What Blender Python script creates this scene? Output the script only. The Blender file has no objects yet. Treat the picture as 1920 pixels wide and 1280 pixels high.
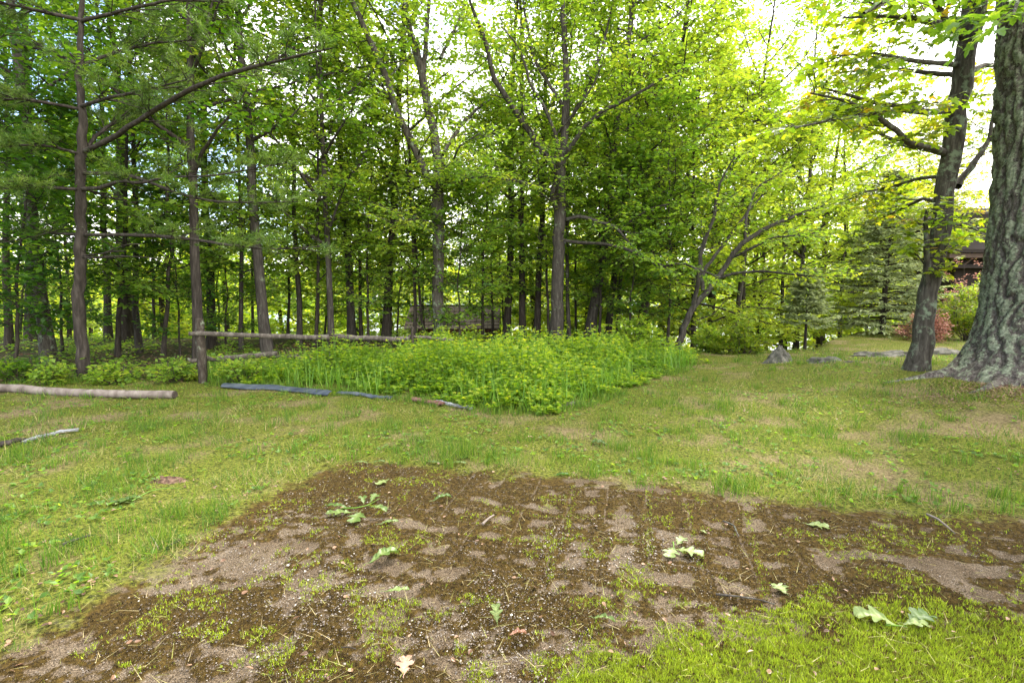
import bpy, math, random
import numpy as np
from mathutils import Vector, Quaternion, Matrix

# ------------------------------------------------------------------ camera, sky, sun, exposure
S = bpy.context.scene
C = S.collection
PITCH = math.atan(100/960.0)
EYE = 1.5
cam_d = bpy.data.cameras.new("camera")
cam_d.sensor_width = 36.0
cam_d.lens = 18.0
cam_d.clip_start = 0.05
cam_d.clip_end = 2000.0
cam = bpy.data.objects.new("camera", cam_d)
cam.location = (0, 0, EYE)
cam.rotation_euler = (math.pi/2-PITCH, 0, 0)
C.objects.link(cam)
S.camera = cam

SUN_EL, SUN_AZ = math.radians(50), math.radians(22)      # azimuth from +Y towards +X
world = bpy.data.worlds.new("World"); S.world = world
world.use_nodes = True
wn, wl = world.node_tree.nodes, world.node_tree.links
wn.clear()
w_out = wn.new("ShaderNodeOutputWorld"); w_bg = wn.new("ShaderNodeBackground")
sky = wn.new("ShaderNodeTexSky"); sky.sky_type = 'NISHITA'; sky.sun_disc = False
sky.sun_elevation = SUN_EL; sky.sun_rotation = SUN_AZ
w_bg.inputs[1].default_value = 0.15
tc = wn.new("ShaderNodeTexCoord")
mp = wn.new("ShaderNodeMapping"); mp.inputs['Scale'].default_value = (1.0, 1.0, 2.2)
mp.inputs['Location'].default_value = (0.3, 0.4, 0.0)
nz = wn.new("ShaderNodeTexNoise"); nz.inputs['Scale'].default_value = 2.6
nz.inputs['Detail'].default_value = 7; nz.inputs['Roughness'].default_value = 0.6
# open blue lies to the left (west) of the place, thick white cloud to the right
sepw = wn.new("ShaderNodeSeparateXYZ")
mad = wn.new("ShaderNodeMath"); mad.operation = 'MULTIPLY_ADD'
mad.inputs[1].default_value = 0.30
rw = wn.new("ShaderNodeValToRGB")
rw.color_ramp.elements[0].position = 0.33; rw.color_ramp.elements[0].color = (0, 0, 0, 1)
rw.color_ramp.elements[1].position = 0.44; rw.color_ramp.elements[1].color = (1, 1, 1, 1)
mixw = wn.new("ShaderNodeMixRGB"); mixw.inputs[2].default_value = (10.2, 10.1, 10.1, 1)
wl.new(tc.outputs['Generated'], mp.inputs[0]); wl.new(mp.outputs[0], nz.inputs['Vector'])
wl.new(tc.outputs['Generated'], sepw.inputs[0]); wl.new(sepw.outputs[0], mad.inputs[0])
wl.new(nz.outputs['Fac'], mad.inputs[2]); wl.new(mad.outputs[0], rw.inputs[0])
wl.new(rw.outputs[0], mixw.inputs[0]); wl.new(sky.outputs[0], mixw.inputs[1])
wl.new(mixw.outputs[0], w_bg.inputs[0]); wl.new(w_bg.outputs[0], w_out.inputs[0])

sun_d = bpy.data.lights.new("sun", 'SUN'); sun_d.energy = 2.8; sun_d.angle = math.radians(9)
sun_d.color = (1.0, 0.95, 0.86)
sun = bpy.data.objects.new("sun", sun_d); C.objects.link(sun)
sdir = Vector((math.sin(SUN_AZ)*math.cos(SUN_EL), math.cos(SUN_AZ)*math.cos(SUN_EL), math.sin(SUN_EL)))
sun.rotation_euler = sdir.to_track_quat('Z', 'Y').to_euler()
sun.location = (10, 10, 40)

S.view_settings.view_transform = 'Standard'; S.view_settings.look = 'None'
S.view_settings.gamma = 1.0; S.view_settings.use_curve_mapping = False
S.view_settings.exposure = 1.8
S.render.engine = 'CYCLES'
S.cycles.max_bounces = 8; S.cycles.diffuse_bounces = 4; S.cycles.transmission_bounces = 4
S.cycles.glossy_bounces = 2; S.cycles.transparent_max_bounces = 6
S.cycles.use_denoising = True

# ------------------------------------------------------------------ numpy helpers
def rngf(seed): return np.random.default_rng(seed)
def nrm(v): return v/np.maximum(np.linalg.norm(v, axis=-1, keepdims=True), 1e-9)
UP = np.array([0, 0, 1.0])

def _hash(ix, iy, s):
    n = (ix*374761393 + iy*668265263 + s*974634777) & 0xFFFFFFFF
    n = ((n ^ (n >> 13))*1274126177) & 0xFFFFFFFF
    n = (n ^ (n >> 16)) & 0xFFFFFFFF
    return n/4294967295.0
def vnoise(x, y, s=0):
    x = np.asarray(x, float); y = np.asarray(y, float)
    ix = np.floor(x).astype(np.int64); iy = np.floor(y).astype(np.int64)
    fx = x-ix; fy = y-iy
    fx = fx*fx*(3-2*fx); fy = fy*fy*(3-2*fy)
    a = _hash(ix, iy, s); b = _hash(ix+1, iy, s); c = _hash(ix, iy+1, s); d = _hash(ix+1, iy+1, s)
    return (a*(1-fx)+b*fx)*(1-fy)+(c*(1-fx)+d*fx)*fy
def fbm(x, y, s=0, o=4):
    t = 0; a = 0.5; w = 0
    for i in range(o):
        t = t+a*vnoise(np.asarray(x)*2**i, np.asarray(y)*2**i, s+i*17); w += a; a *= 0.5
    return t/w
def sstep(a, b, x):
    t = np.clip((np.asarray(x, float)-a)/(b-a), 0, 1)
    return t*t*(3-2*t)

# terrain -----------------------------------------------------------
U_K = [-3, -1, -0.5, 0.05, 0.2, 0.40, 0.60, 0.68, 0.85, 3]
U_V = [15, 15, 14.5, 15, 15, 11.2, 11.6, 17.5, 21, 24]
def height(x, y):
    x = np.asarray(x, float); y = np.asarray(y, float)
    u = x/np.maximum(y, 0.5)
    y0 = np.interp(u, U_K, U_V)
    dd = np.maximum(y-y0, 0)
    k = 0.17
    z = -np.minimum(k*dd*dd/(dd+2.5), 3.6)
    z = z + 0.27*sstep(3.2, 6.2, x)*sstep(1.5, 5, y)*(1-1.15*sstep(7.8, 13.0, y))
    z = z + 0.13*np.exp(-((x-9.9)**2/7.0+(y-13.2)**2/5.0))       # grass mound behind the rocks
    z = z + 0.10*np.exp(-((x-7.4)**2/2.2+(y-7.0)**2/2.0))          # swell under the big tree
    z = z + (fbm(x*0.55, y*0.55, 3, 3)-0.5)*0.10*sstep(0.5, 5, np.hypot(x, y))
    z = z + (fbm(x*2.7, y*2.7, 9, 3)-0.5)*0.035
    return z
Z00 = 0.0

def ray(px, py):
    cx = (px-960)/960.0; cy = (640-py)/960.0
    s, c = math.sin(PITCH), math.cos(PITCH)
    return np.array([cx, c+cy*s, -s+cy*c])
def at(px, py, Y):
    d = ray(px, py); t = Y/d[1]
    return np.array([0, 0, EYE])+d*t
def gp(px, py, tmax=60):
    d = ray(px, py)
    ts = np.geomspace(0.8, tmax, 900)
    P = np.array([0, 0, EYE])+d*ts[:, None]
    dz = P[:, 2]-height(P[:, 0], P[:, 1])
    k = np.argmax(dz < 0)
    if dz[k] >= 0: k = len(ts)-1
    p = P[k].copy(); p[2] = float(height(p[0], p[1]))
    return p
def on_ground(x, y, dz=0.0): return np.array([x, y, float(height(x, y))+dz])

def poly_world(pts): return np.array([gp(px, py)[:2] for px, py in pts])
def sdist(poly, x, y):
    """signed distance, positive inside"""
    x = np.asarray(x, float); y = np.asarray(y, float)
    dm = np.full(x.shape, 1e9); ins = np.zeros(x.shape, bool)
    n = len(poly)
    for i in range(n):
        a = poly[i]; b = poly[(i+1) % n]
        ex, ey = b-a
        t = np.clip(((x-a[0])*ex+(y-a[1])*ey)/(ex*ex+ey*ey+1e-12), 0, 1)
        dm = np.minimum(dm, np.hypot(x-a[0]-t*ex, y-a[1]-t*ey))
        c = ((a[1] > y) != (b[1] > y)) & (x < (b[0]-a[0])*(y-a[1])/((b[1]-a[1]) if b[1] != a[1] else 1e-9)+a[0])
        ins ^= c
    return np.where(ins, dm, -dm)

SOIL = np.vstack([poly_world([(-250, 1330), (0, 1225), (120, 1165), (250, 1090), (340, 1040), (420, 975), (520, 925), (600, 885), (670, 862),
                   (760, 872), (880, 885), (1000, 893), (1120, 902), (1250, 912), (1400, 935), (1560, 955), (1720, 965), (1920, 972), (2300, 990)]),
                  [[6.5, -2.5], [-6, -2.5]]])
GREEN = np.vstack([poly_world([(1040, 1275), (1100, 1215), (1240, 1190), (1330, 1165), (1450, 1125), (1540, 1080), (1640, 1078), (1760, 1095), (1930, 1150), (2200, 1250)]),
                   [[3.5, -1.5], [0.1, -1.5]]])
BRUSH = np.vstack([poly_world([(398, 715), (520, 722), (640, 730), (730, 742), (850, 752), (930, 766), (1010, 768), (1075, 758), (1140, 730), (1200, 708), (1280, 690), (1330, 672)]),
                   [[3.9, 10.9], [1.0, 11.4], [-2.5, 10.8], [-4.2, 9.8], [-5.3, 8.9]]])
WOOD = np.vstack([poly_world([(-500, 700), (0, 712), (150, 708), (390, 715)]), [[-5.0, 10.5], [-3, 12.6], [1, 13.6], [4.3, 12.4], [4.6, 14.0]], [[9, 30], [8, 90], [-90, 90], [-60, 8]]])

# ------------------------------------------------------------------ mesh helpers
class Geo:
    def __init__(s): s.V = []; s.F = {3: [], 4: []}; s.T = []; s.n = 0; s.extra = []
    def add(s, V, F, tint=0.5):
        V = np.asarray(V, float).reshape(-1, 3); F = np.asarray(F, np.int64)
        s.V.append(V); s.F[F.shape[1]].append(F+s.n)
        t = np.broadcast_to(np.asarray(tint, float), (len(V),)) if np.ndim(tint) else np.full(len(V), float(tint))
        s.T.append(t); s.n += len(V)
    def mesh(s, name, smooth=False):
        V = np.concatenate(s.V); T = np.concatenate(s.T)
        me = bpy.data.meshes.new(name)
        me.vertices.add(len(V)); me.vertices.foreach_set('co', V.astype(np.float32).ravel())
        fs = [np.concatenate(s.F[k]) for k in (3, 4) if s.F[k]]
        loops = np.concatenate([f.ravel() for f in fs])
        counts = np.concatenate([np.full(len(f), f.shape[1]) for f in fs])
        starts = np.concatenate([[0], np.cumsum(counts)[:-1]])
        me.loops.add(len(loops)); me.loops.foreach_set('vertex_index', loops.astype(np.int32))
        me.polygons.add(len(counts)); me.polygons.foreach_set('loop_start', starts.astype(np.int32))
        me.polygons.foreach_set('loop_total', counts.astype(np.int32))
        me.polygons.foreach_set('use_smooth', np.full(len(counts), smooth))
        a = me.attributes.new('tint', 'FLOAT', 'POINT'); a.data.foreach_set('value', T.astype(np.float32))
        me.update(calc_edges=True)
        return me

def obj(name, geo, mat, parent=None, smooth=False, loc=None):
    me = geo.mesh(name, smooth) if isinstance(geo, Geo) else geo
    if mat is not None and len(me.materials) == 0: me.materials.append(mat)
    o = bpy.data.objects.new(name, me); C.objects.link(o)
    if parent is not None: o.parent = parent
    if loc is not None: o.location = loc
    return o
def branches_tag(o):
    o['kind'] = 'stuff'; return o
def tag(o, label=None, cat=None, group=None, kind=None):
    if label: o['label'] = label
    if cat: o['category'] = cat
    if group: o['group'] = group
    if kind: o['kind'] = kind
    return o
def empty(name, loc, label, cat, group=None):
    o = bpy.data.objects.new(name, None); C.objects.link(o); o.location = tuple(float(v) for v in loc)
    o.empty_display_size = 0.2
    return tag(o, label, cat, group)

def tubes(geo, P, R, sides=5, tint=0.5, cap=False):
    """P (m,n,3), R (m,n)"""
    P = np.asarray(P, float); R = np.asarray(R, float)
    if P.ndim == 2: P = P[None]; R = R[None]
    m, n, _ = P.shape
    T = np.empty_like(P)
    T[:, 1:-1] = P[:, 2:]-P[:, :-2]; T[:, 0] = P[:, 1]-P[:, 0]; T[:, -1] = P[:, -1]-P[:, -2]
    T = nrm(T)
    T0 = nrm(P[:, -1]-P[:, 0])
    ref = np.where(np.abs(T0[:, 2:3]) > 0.8, np.array([[1.0, 0.1, 0]]), np.array([[0, 0.05, 1.0]]))[:, None, :]
    A = nrm(np.cross(T, np.broadcast_to(ref, T.shape))); B = np.cross(T, A)
    an = np.arange(sides)*2*math.pi/sides
    ring = A[:, :, None, :]*np.cos(an)[None, None, :, None]+B[:, :, None, :]*np.sin(an)[None, None, :, None]
    V = P[:, :, None, :]+ring*R[:, :, None, None]
    idx = np.arange(m*n*sides).reshape(m, n, sides)
    a = idx[:, :-1]; b = np.roll(a, -1, 2); c = idx[:, 1:]; d = np.roll(c, -1, 2)
    F = np.stack([a, b, d, c], -1).reshape(-1, 4)
    base = geo.n
    tt = np.asarray(tint)
    if tt.ndim == 1 and len(tt) == m: tt = np.repeat(tt, n*sides)
    geo.add(V.reshape(-1, 3), F, tt)
    if cap:
        for k in range(m):
            for e in (0, n-1):
                r = V[k, e]; c0 = r.mean(0)
                vv = np.vstack([r, c0[None]])
                ff = [[i, (i+1) % sides, sides] for i in range(sides)]
                geo.add(vv, ff, float(np.mean(tt)))

def resample(P, R, n):
    P = np.asarray(P, float); R = np.asarray(R, float)
    L = np.concatenate([[0], np.cumsum(np.linalg.norm(np.diff(P, axis=0), axis=1))])
    u = np.linspace(0, L[-1], n)
    # smooth via catmull-rom like interpolation on a fine linear path
    fine = np.linspace(0, L[-1], n*6)
    Q = np.stack([np.interp(fine, L, P[:, k]) for k in range(3)], 1)
    w = max(1, int(len(fine)*0.04))
    K = np.ones(2*w+1)/(2*w+1)
    Qp = np.vstack([Q[:1]+(Q[:1]-Q[1:w+1][::-1]), Q, Q[-1:]+(Q[-1:]-Q[-w-1:-1][::-1])])
    Q = np.stack([np.convolve(Qp[:, k], K, 'valid') for k in range(3)], 1)
    return np.stack([np.interp(u, fine, Q[:, k]) for k in range(3)], 1), np.interp(u, L, R)

def grow(rng, S0, D0, L, n, wig, bend):
    """polylines starting at S0 (m,3) along D0 with length L (m,)"""
    P = [S0]; D = nrm(D0)
    for i in range(n-1):
        D = nrm(D+rng.normal(0, wig, D.shape)+UP*bend)
        P.append(P[-1]+D*(L/(n-1))[:, None])
    return np.stack(P, 1)

def sample_on(P, u):
    """P (m,n,3); u (m,k) -> points, tangents (m,k,3)"""
    m, n, _ = P.shape
    f = np.clip(u, 0, 0.9999)*(n-1); i = f.astype(int); t = (f-i)[..., None]
    r = np.arange(m)[:, None]
    a = P[r, i]; b = P[r, i+1]
    return a*(1-t)+b*t, nrm(b-a)

# leaf templates: (along, side, normal)
LEAF2 = (np.array([[0, 0, 0], [.48, -.34, .07], [1, 0, -.05], [.48, .34, .07]]), np.array([[0, 1, 2], [0, 2, 3]]))
LEAF4 = (np.array([[0, 0, 0], [.22, -.26, .05], [.62, -.24, .05], [1, 0, -.12], [.62, .24, .05], [.22, .26, .05]]),
         np.array([[0, 1, 2], [0, 2, 3], [0, 3, 4], [0, 4, 5]]))
_mp = np.array([[0, 0, 0], [-.02, -.34, .04], [.2, -.3, .02], [.45, -.5, -.04], [.48, -.2, .04], [.74, -.2, .0], [1, 0, -.08],
                [.74, .2, .0], [.48, .2, .04], [.45, .5, -.04], [.2, .3, .02], [-.02, .34, .04]])
MAPLE = (np.vstack([_mp, [[.32, 0, 0]]]), np.array([[i, (i+1) % 12, 12] for i in range(12)]))

def leaves(geo, rng, Pn, D, N, size, templ, tint):
    D = nrm(D); Sd = nrm(np.cross(N, D)); Nn = np.cross(D, Sd)
    tv, tf = templ
    k = len(tv)
    V = Pn[:, None, :]+size[:, None, None]*(tv[None, :, 0:1]*D[:, None]+tv[None, :, 1:2]*Sd[:, None]+tv[None, :, 2:3]*Nn[:, None])
    F = tf[None]+(np.arange(len(Pn))*k)[:, None, None]
    geo.add(V.reshape(-1, 3), F.reshape(-1, tf.shape[1]), np.repeat(tint, k))

def flesh(rng, limbs, br, lf, n2=8, len2=1.0, n3=6, len3=0.5, nl=9, size=0.11, templ=LEAF2, u0=0.2, flat=0.75, droop=0.25,
          tint=(0.5, 0.2), bend=0.03, twig_r=0.006):
    """limbs: list of (P (n,3), R (n,), scale). Adds side branches, twigs and leaves."""
    n = 12
    LP = []; LR = []; LS = []
    for P, R, sc in limbs:
        p, r = resample(P, R, n); LP.append(p); LR.append(r); LS.append(sc)
    LP = np.array(LP); LR = np.array(LR); LS = np.array(LS)
    m = len(LP)
    u = u0+(1-u0)*(np.arange(n2)[None]+rng.uniform(.1, .9, (m, n2)))/n2
    A, T = sample_on(LP, u)
    side = nrm(np.cross(T, UP[None, None])); alt = np.where((np.arange(n2)[None]+rng.integers(0, 2, (m, 1))) % 2, 1., -1.)[..., None]
    roll = rng.normal(0, 1-flat, (m, n2, 1))*1.6
    lat = nrm(side*alt*np.cos(roll)+np.cross(side, T)*np.sin(roll))
    ang = rng.uniform(.6, 1.15, (m, n2, 1))
    D = T*np.cos(ang)+lat*np.sin(ang)
    L = (len2*LS[:, None]*(1.15-0.75*u)*rng.uniform(.6, 1.25, (m, n2)))
    A = A.reshape(-1, 3); D = D.reshape(-1, 3); L = L.ravel()
    D[:, 2] *= 0.6
    P2 = grow(rng, A, D, L, 6, .13, bend)
    r0 = np.minimum(np.interp(u.ravel(), [0, 1], [1, .4])*np.repeat(LR.mean(1), n2)*.42, .03)
    r0 = np.maximum(r0, twig_r*1.2)
    R2 = r0[:, None]*np.linspace(1, .35, 6)[None]
    if br is not None: tubes(br, P2, R2, 4, 0.5)
    k = len(P2)
    u3 = .18+.82*(np.arange(n3)[None]+rng.uniform(0, 1, (k, n3)))/n3
    u3[:, -1] = .97
    A3, T3 = sample_on(P2, u3)
    side = nrm(np.cross(T3, UP[None, None])); alt = np.where((np.arange(n3)[None]+rng.integers(0, 2, (k, 1))) % 2, 1., -1.)[..., None]
    ang = rng.uniform(.3, 1.1, (k, n3, 1)); ang[:, -1] *= .2
    D3 = T3*np.cos(ang)+side*alt*np.sin(ang)+rng.normal(0, .22, T3.shape)*[1, 1, .6]
    L3 = (len3*rng.uniform(.55, 1.2, (k, n3))).ravel()
    P3 = grow(rng, A3.reshape(-1, 3), D3.reshape(-1, 3), L3, 4, .12, -.02)
    if br is not None: tubes(br, P3, np.full((len(P3), 4), twig_r)*np.array([1, .8, .6, .4]), 3, 0.5)
    q = len(P3)
    ul = (.12+.88*(np.arange(nl)[None]+rng.uniform(0, 1, (q, nl)))/nl)
    AL, TL = sample_on(P3, ul)
    side = nrm(np.cross(TL, UP[None, None])); alt = np.where(np.arange(nl) % 2, 1., -1.)[None, :, None]
    DL = TL*rng.uniform(.1, .9, (q, nl, 1))+side*alt*rng.uniform(.5, 1.2, (q, nl, 1))-UP*droop*rng.uniform(0, 2, (q, nl, 1))+rng.normal(0, .25, TL.shape)
    AL = AL+nrm(DL)*size*rng.uniform(.1, .6, (q, nl, 1))
    NL = UP+rng.normal(0, .34, TL.shape)
    clump = np.repeat(rng.normal(0, tint[1]*.7, k), n3*nl)
    tt = tint[0]+clump+rng.normal(0, tint[1], q*nl)
    leaves(lf, rng, AL.reshape(-1, 3), DL.reshape(-1, 3), NL.reshape(-1, 3), size*rng.uniform(.6, 1.25, q*nl), templ, np.clip(tt, 0, 1))

# ------------------------------------------------------------------ materials
def mat_new(name):
    m = bpy.data.materials.new(name); m.use_nodes = True
    nt = m.node_tree; nt.nodes.clear()
    return m, nt.nodes, nt.links
def ramp(n, cols):
    r = n.new("ShaderNodeValToRGB"); e = r.color_ramp.elements
    while len(e) > 1: e.remove(e[-1])
    e[0].position = cols[0][0]; e[0].color = (*cols[0][1], 1)
    for p, c in cols[1:]:
        x = e.new(p); x.color = (*c, 1)
    return r
def noise(n, l, vec, scale, detail=4, rough=.55, dist=0.0):
    t = n.new("ShaderNodeTexNoise"); t.inputs['Scale'].default_value = scale; t.inputs['Detail'].default_value = detail
    t.inputs['Roughness'].default_value = rough; t.inputs['Distortion'].default_value = dist
    if vec is not None: l.new(vec, t.inputs['Vector'])
    return t
def leaf_mat(name, cols, trans=0.5, tcol=(2.15, 2.0, .7), rough=.45):
    m, n, l = mat_new(name)
    o = n.new("ShaderNodeOutputMaterial"); a = n.new("ShaderNodeAttribute"); a.attribute_name = 'tint'
    r = ramp(n, cols); l.new(a.outputs['Fac'], r.inputs[0])
    p = n.new("ShaderNodeBsdfPrincipled"); p.inputs['Roughness'].default_value = rough
    p.inputs['Specular IOR Level'].default_value = .35
    l.new(r.outputs[0], p.inputs['Base Color'])
    t = n.new("ShaderNodeBsdfTranslucent")
    mu = n.new("ShaderNodeMixRGB"); mu.blend_type = 'MULTIPLY'; mu.inputs[0].default_value = 1
    mu.inputs[2].default_value = (*tcol, 1); l.new(r.outputs[0], mu.inputs[1]); l.new(mu.outputs[0], t.inputs[0])
    mx = n.new("ShaderNodeMixShader"); mx.inputs[0].default_value = trans
    l.new(p.outputs[0], mx.inputs[1]); l.new(t.outputs[0], mx.inputs[2]); l.new(mx.outputs[0], o.inputs[0])
    return m
def bark_mat(name, dark, mid, light, lichen=None, lich_amt=.5, sc=1.0, bump=.5, streak=6.0):
    m, n, l = mat_new(name)
    o = n.new("ShaderNodeOutputMaterial"); tcn = n.new("ShaderNodeTexCoord")
    mpn = n.new("ShaderNodeMapping"); mpn.inputs['Scale'].default_value = (streak*sc, streak*sc, 1.1*sc)
    l.new(tcn.outputs['Object'], mpn.inputs[0])
    a = noise(n, l, mpn.outputs[0], 3.2, 7, .65, .4)
    r = ramp(n, [(.3, dark), (.5, mid), (.72, light)]); l.new(a.outputs['Fac'], r.inputs[0])
    col = r.outputs[0]
    if lichen:
        b = noise(n, l, tcn.outputs['Object'], 5.0*sc, 6, .7)
        rr = ramp(n, [(lich_amt, (0, 0, 0)), (lich_amt+.09, (1, 1, 1))]); l.new(b.outputs['Fac'], rr.inputs[0])
        mx = n.new("ShaderNodeMixRGB"); mx.inputs[2].default_value = (*lichen, 1)
        l.new(rr.outputs[0], mx.inputs[0]); l.new(col, mx.inputs[1]); col = mx.outputs[0]
    p = n.new("ShaderNodeBsdfPrincipled"); p.inputs['Roughness'].default_value = .9; p.inputs['Specular IOR Level'].default_value = .15
    l.new(col, p.inputs['Base Color'])
    bp = n.new("ShaderNodeBump"); bp.inputs['Strength'].default_value = bump; bp.inputs['Distance'].default_value = .03
    l.new(a.outputs['Fac'], bp.inputs['Height']); l.new(bp.outputs[0], p.inputs['Normal'])
    l.new(p.outputs[0], o.inputs[0])
    return m
def simple_mat(name, cols, scale=6, rough=.8, stretch=(1, 1, 1), bump=.2, detail=5):
    m, n, l = mat_new(name)
    o = n.new("ShaderNodeOutputMaterial"); tcn = n.new("ShaderNodeTexCoord")
    mpn = n.new("ShaderNodeMapping"); mpn.inputs['Scale'].default_value = stretch
    l.new(tcn.outputs['Object'], mpn.inputs[0])
    a = noise(n, l, mpn.outputs[0], scale, detail, .62, .3)
    k = len(cols)
    r = ramp(n, [(.3+.4*i/max(k-1, 1), c) for i, c in enumerate(cols)]); l.new(a.outputs['Fac'], r.inputs[0])
    p = n.new("ShaderNodeBsdfPrincipled"); p.inputs['Roughness'].default_value = rough; p.inputs['Specular IOR Level'].default_value = .25
    l.new(r.outputs[0], p.inputs['Base Color'])
    bp = n.new("ShaderNodeBump"); bp.inputs['Strength'].default_value = bump; bp.inputs['Distance'].default_value = .02
    l.new(a.outputs['Fac'], bp.inputs['Height']); l.new(bp.outputs[0], p.inputs['Normal'])
    l.new(p.outputs[0], o.inputs[0])
    return m

M = {}
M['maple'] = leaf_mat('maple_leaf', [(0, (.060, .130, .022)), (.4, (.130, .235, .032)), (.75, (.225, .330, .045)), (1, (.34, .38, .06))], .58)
M['maple_bright'] = leaf_mat('young_leaf_sunlit_tone', [(0, (.09, .17, .026)), (.5, (.20, .31, .045)), (1, (.34, .40, .065))], .6)  # lighter copy of the maple leaf, sunlight put into its colour
M['maple_dark'] = leaf_mat('dark_green_leaf', [(0, (.030, .090, .014)), (.5, (.075, .170, .018)), (1, (.17, .27, .022))], .58)  # darker green than the other maple leaves
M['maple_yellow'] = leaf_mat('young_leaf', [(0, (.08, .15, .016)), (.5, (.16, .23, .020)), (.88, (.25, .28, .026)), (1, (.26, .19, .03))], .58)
M['pine'] = leaf_mat('pine_needle', [(0, (.045, .100, .014)), (.5, (.105, .180, .022)), (1, (.20, .27, .035))], .35, (1.2, 1.3, .8))
M['spruce'] = leaf_mat('spruce_needle', [(0, (.12, .155, .07)), (.5, (.29, .34, .16)), (1, (.50, .52, .30))], .35, (1.4, 1.4, .9))
M['brush'] = leaf_mat('bramble_leaf', [(0, (.055, .13, .016)), (.4, (.15, .26, .026)), (.75, (.29, .36, .03)), (1, (.44, .41, .035))], .58)
M['grass'] = leaf_mat('grass_blade', [(0, (.040, .100, .010)), (.35, (.11, .20, .015)), (.6, (.22, .275, .026)), (.8, (.30, .28, .085)), (1, (.42, .33, .17))], .35, (1.3, 1.35, .8), .6)
M['tallgrass'] = leaf_mat('tall_grass_blade', [(0, (.06, .16, .02)), (.6, (.16, .30, .03)), (1, (.34, .44, .09))], .35, (1.2, 1.3, .8), .5)
M['moss'] = leaf_mat('moss_sprig', [(0, (.016, .011, .005)), (.3, (.110, .070, .018)), (.45, (.11, .12, .012)), (.7, (.25, .34, .014)), (1, (.42, .50, .025))], .2, (1.2, 1.2, .8), .7)
M['azalea'] = leaf_mat('salmon_leaf', [(0, (.16, .09, .05)), (.5, (.36, .16, .11)), (1, (.55, .30, .24))], .35, (1.2, 1.0, .9))
M['oakleaf'] = leaf_mat('fallen_green_leaf', [(0, (.03, .07, .012)), (.5, (.095, .15, .03)), (1, (.22, .27, .085))], .25, (1.2, 1.2, .7))
M['brownleaf'] = leaf_mat('fallen_brown_leaf', [(0, (.16, .07, .04)), (.5, (.33, .17, .11)), (1, (.45, .29, .2))], .2, (1.1, 1.0, .8))
M['litter'] = leaf_mat('leaf_litter', [(0, (.06, .030, .016)), (.5, (.17, .09, .05)), (1, (.32, .2, .12))], .1, (1, 1, 1))
M['bark_grey'] = bark_mat('grey_bark', (.020, .017, .014), (.050, .043, .036), (.105, .094, .08), (.16, .19, .13), .60)
M['bark_dark'] = bark_mat('dark_bark', (.016, .013, .010), (.040, .033, .026), (.085, .072, .058), (.09, .11, .07), .66)
M['bark_brown'] = bark_mat('brown_bark', (.015, .012, .010), (.038, .031, .025), (.085, .071, .06), (.14, .15, .11), .64)
M['bark_mottled'] = bark_mat('mottled_bark', (.022, .019, .015), (.058, .050, .040), (.125, .112, .092), (.17, .21, .14), .54, 1.2)
M['bark_old'] = bark_mat('old_tree_bark', (.030, .024, .020), (.085, .070, .058), (.15, .13, .11), (.20, .25, .16), .53, .8, .9, 5.0)
M['twig'] = simple_mat('twig_bark', [(.035, .026, .018), (.09, .07, .055)], 20)

# ------------------------------------------------------------------ THE SETTING: ground
_g0 = gp(1215, 1010)
GR = math.radians(13.5)
def slab_grid(x, y):
    u = (x-_g0[0])*math.cos(GR)-(y-_g0[1])*math.sin(GR); v = (x-_g0[0])*math.sin(GR)+(y-_g0[1])*math.cos(GR)
    u = u+(vnoise(x*3, y*3, 7)-.5)*.03; v = v+(vnoise(x*3, y*3, 8)-.5)*.04
    du = np.abs((u/.27+.5) % 1-.5)*.27; dv = np.abs((v/.24+.5) % 1-.5)*.24
    ku = vnoise(np.round(u/.27)*5.1, np.floor(v/.24)*3.3, 21) > .35; kv = vnoise(np.floor(u/.27)*4.1, np.round(v/.24)*6.3, 22) > .3
    du = np.where(ku, du, .2); dv = np.where(kv, dv, .2)
    d = np.minimum(du, dv)
    return d
def mossy(x, y):
    d = slab_grid(x, y)
    m = fbm(x*2.0+3, y*2.6, 57, 3)*.34+fbm(x*6-y*2, y*9, 59, 3)*.30+fbm(x*19, y*24, 58, 4)*.36
    zone = sstep(-1.6, -.3, x)*(1-sstep(2.4, 3.8, x))*sstep(2.2, 2.7, y)
    band = np.exp(-(np.maximum(d-.012, 0)/.05)**2)
    cell = vnoise(np.floor(((x-_g0[0])*math.cos(GR)-(y-_g0[1])*math.sin(GR))/.27)*3.7, np.floor(((x-_g0[0])*math.sin(GR)+(y-_g0[1])*math.cos(GR))/.24)*2.9, 77)
    # streaks of wash running along the slope
    w = fbm(x*1.2+y*.4, y*7-x*1.0, 63, 3)
    v = m+.12*(fbm(x*45, y*45, 66, 2)-.5)+zone*(.32*band+.08*(cell-.55))+.26*(w-.5)*(1-.5*zone)-zone*.115
    v = v+.022+.06*sstep(2.6, 3.6, y)-.085*sstep(-.4, -1.3, x)*(1-sstep(2.6, 3.8, y))
    return sstep(.43, .545, v)*(1-.85*zone*np.exp(-(d/.009)**2))
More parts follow.
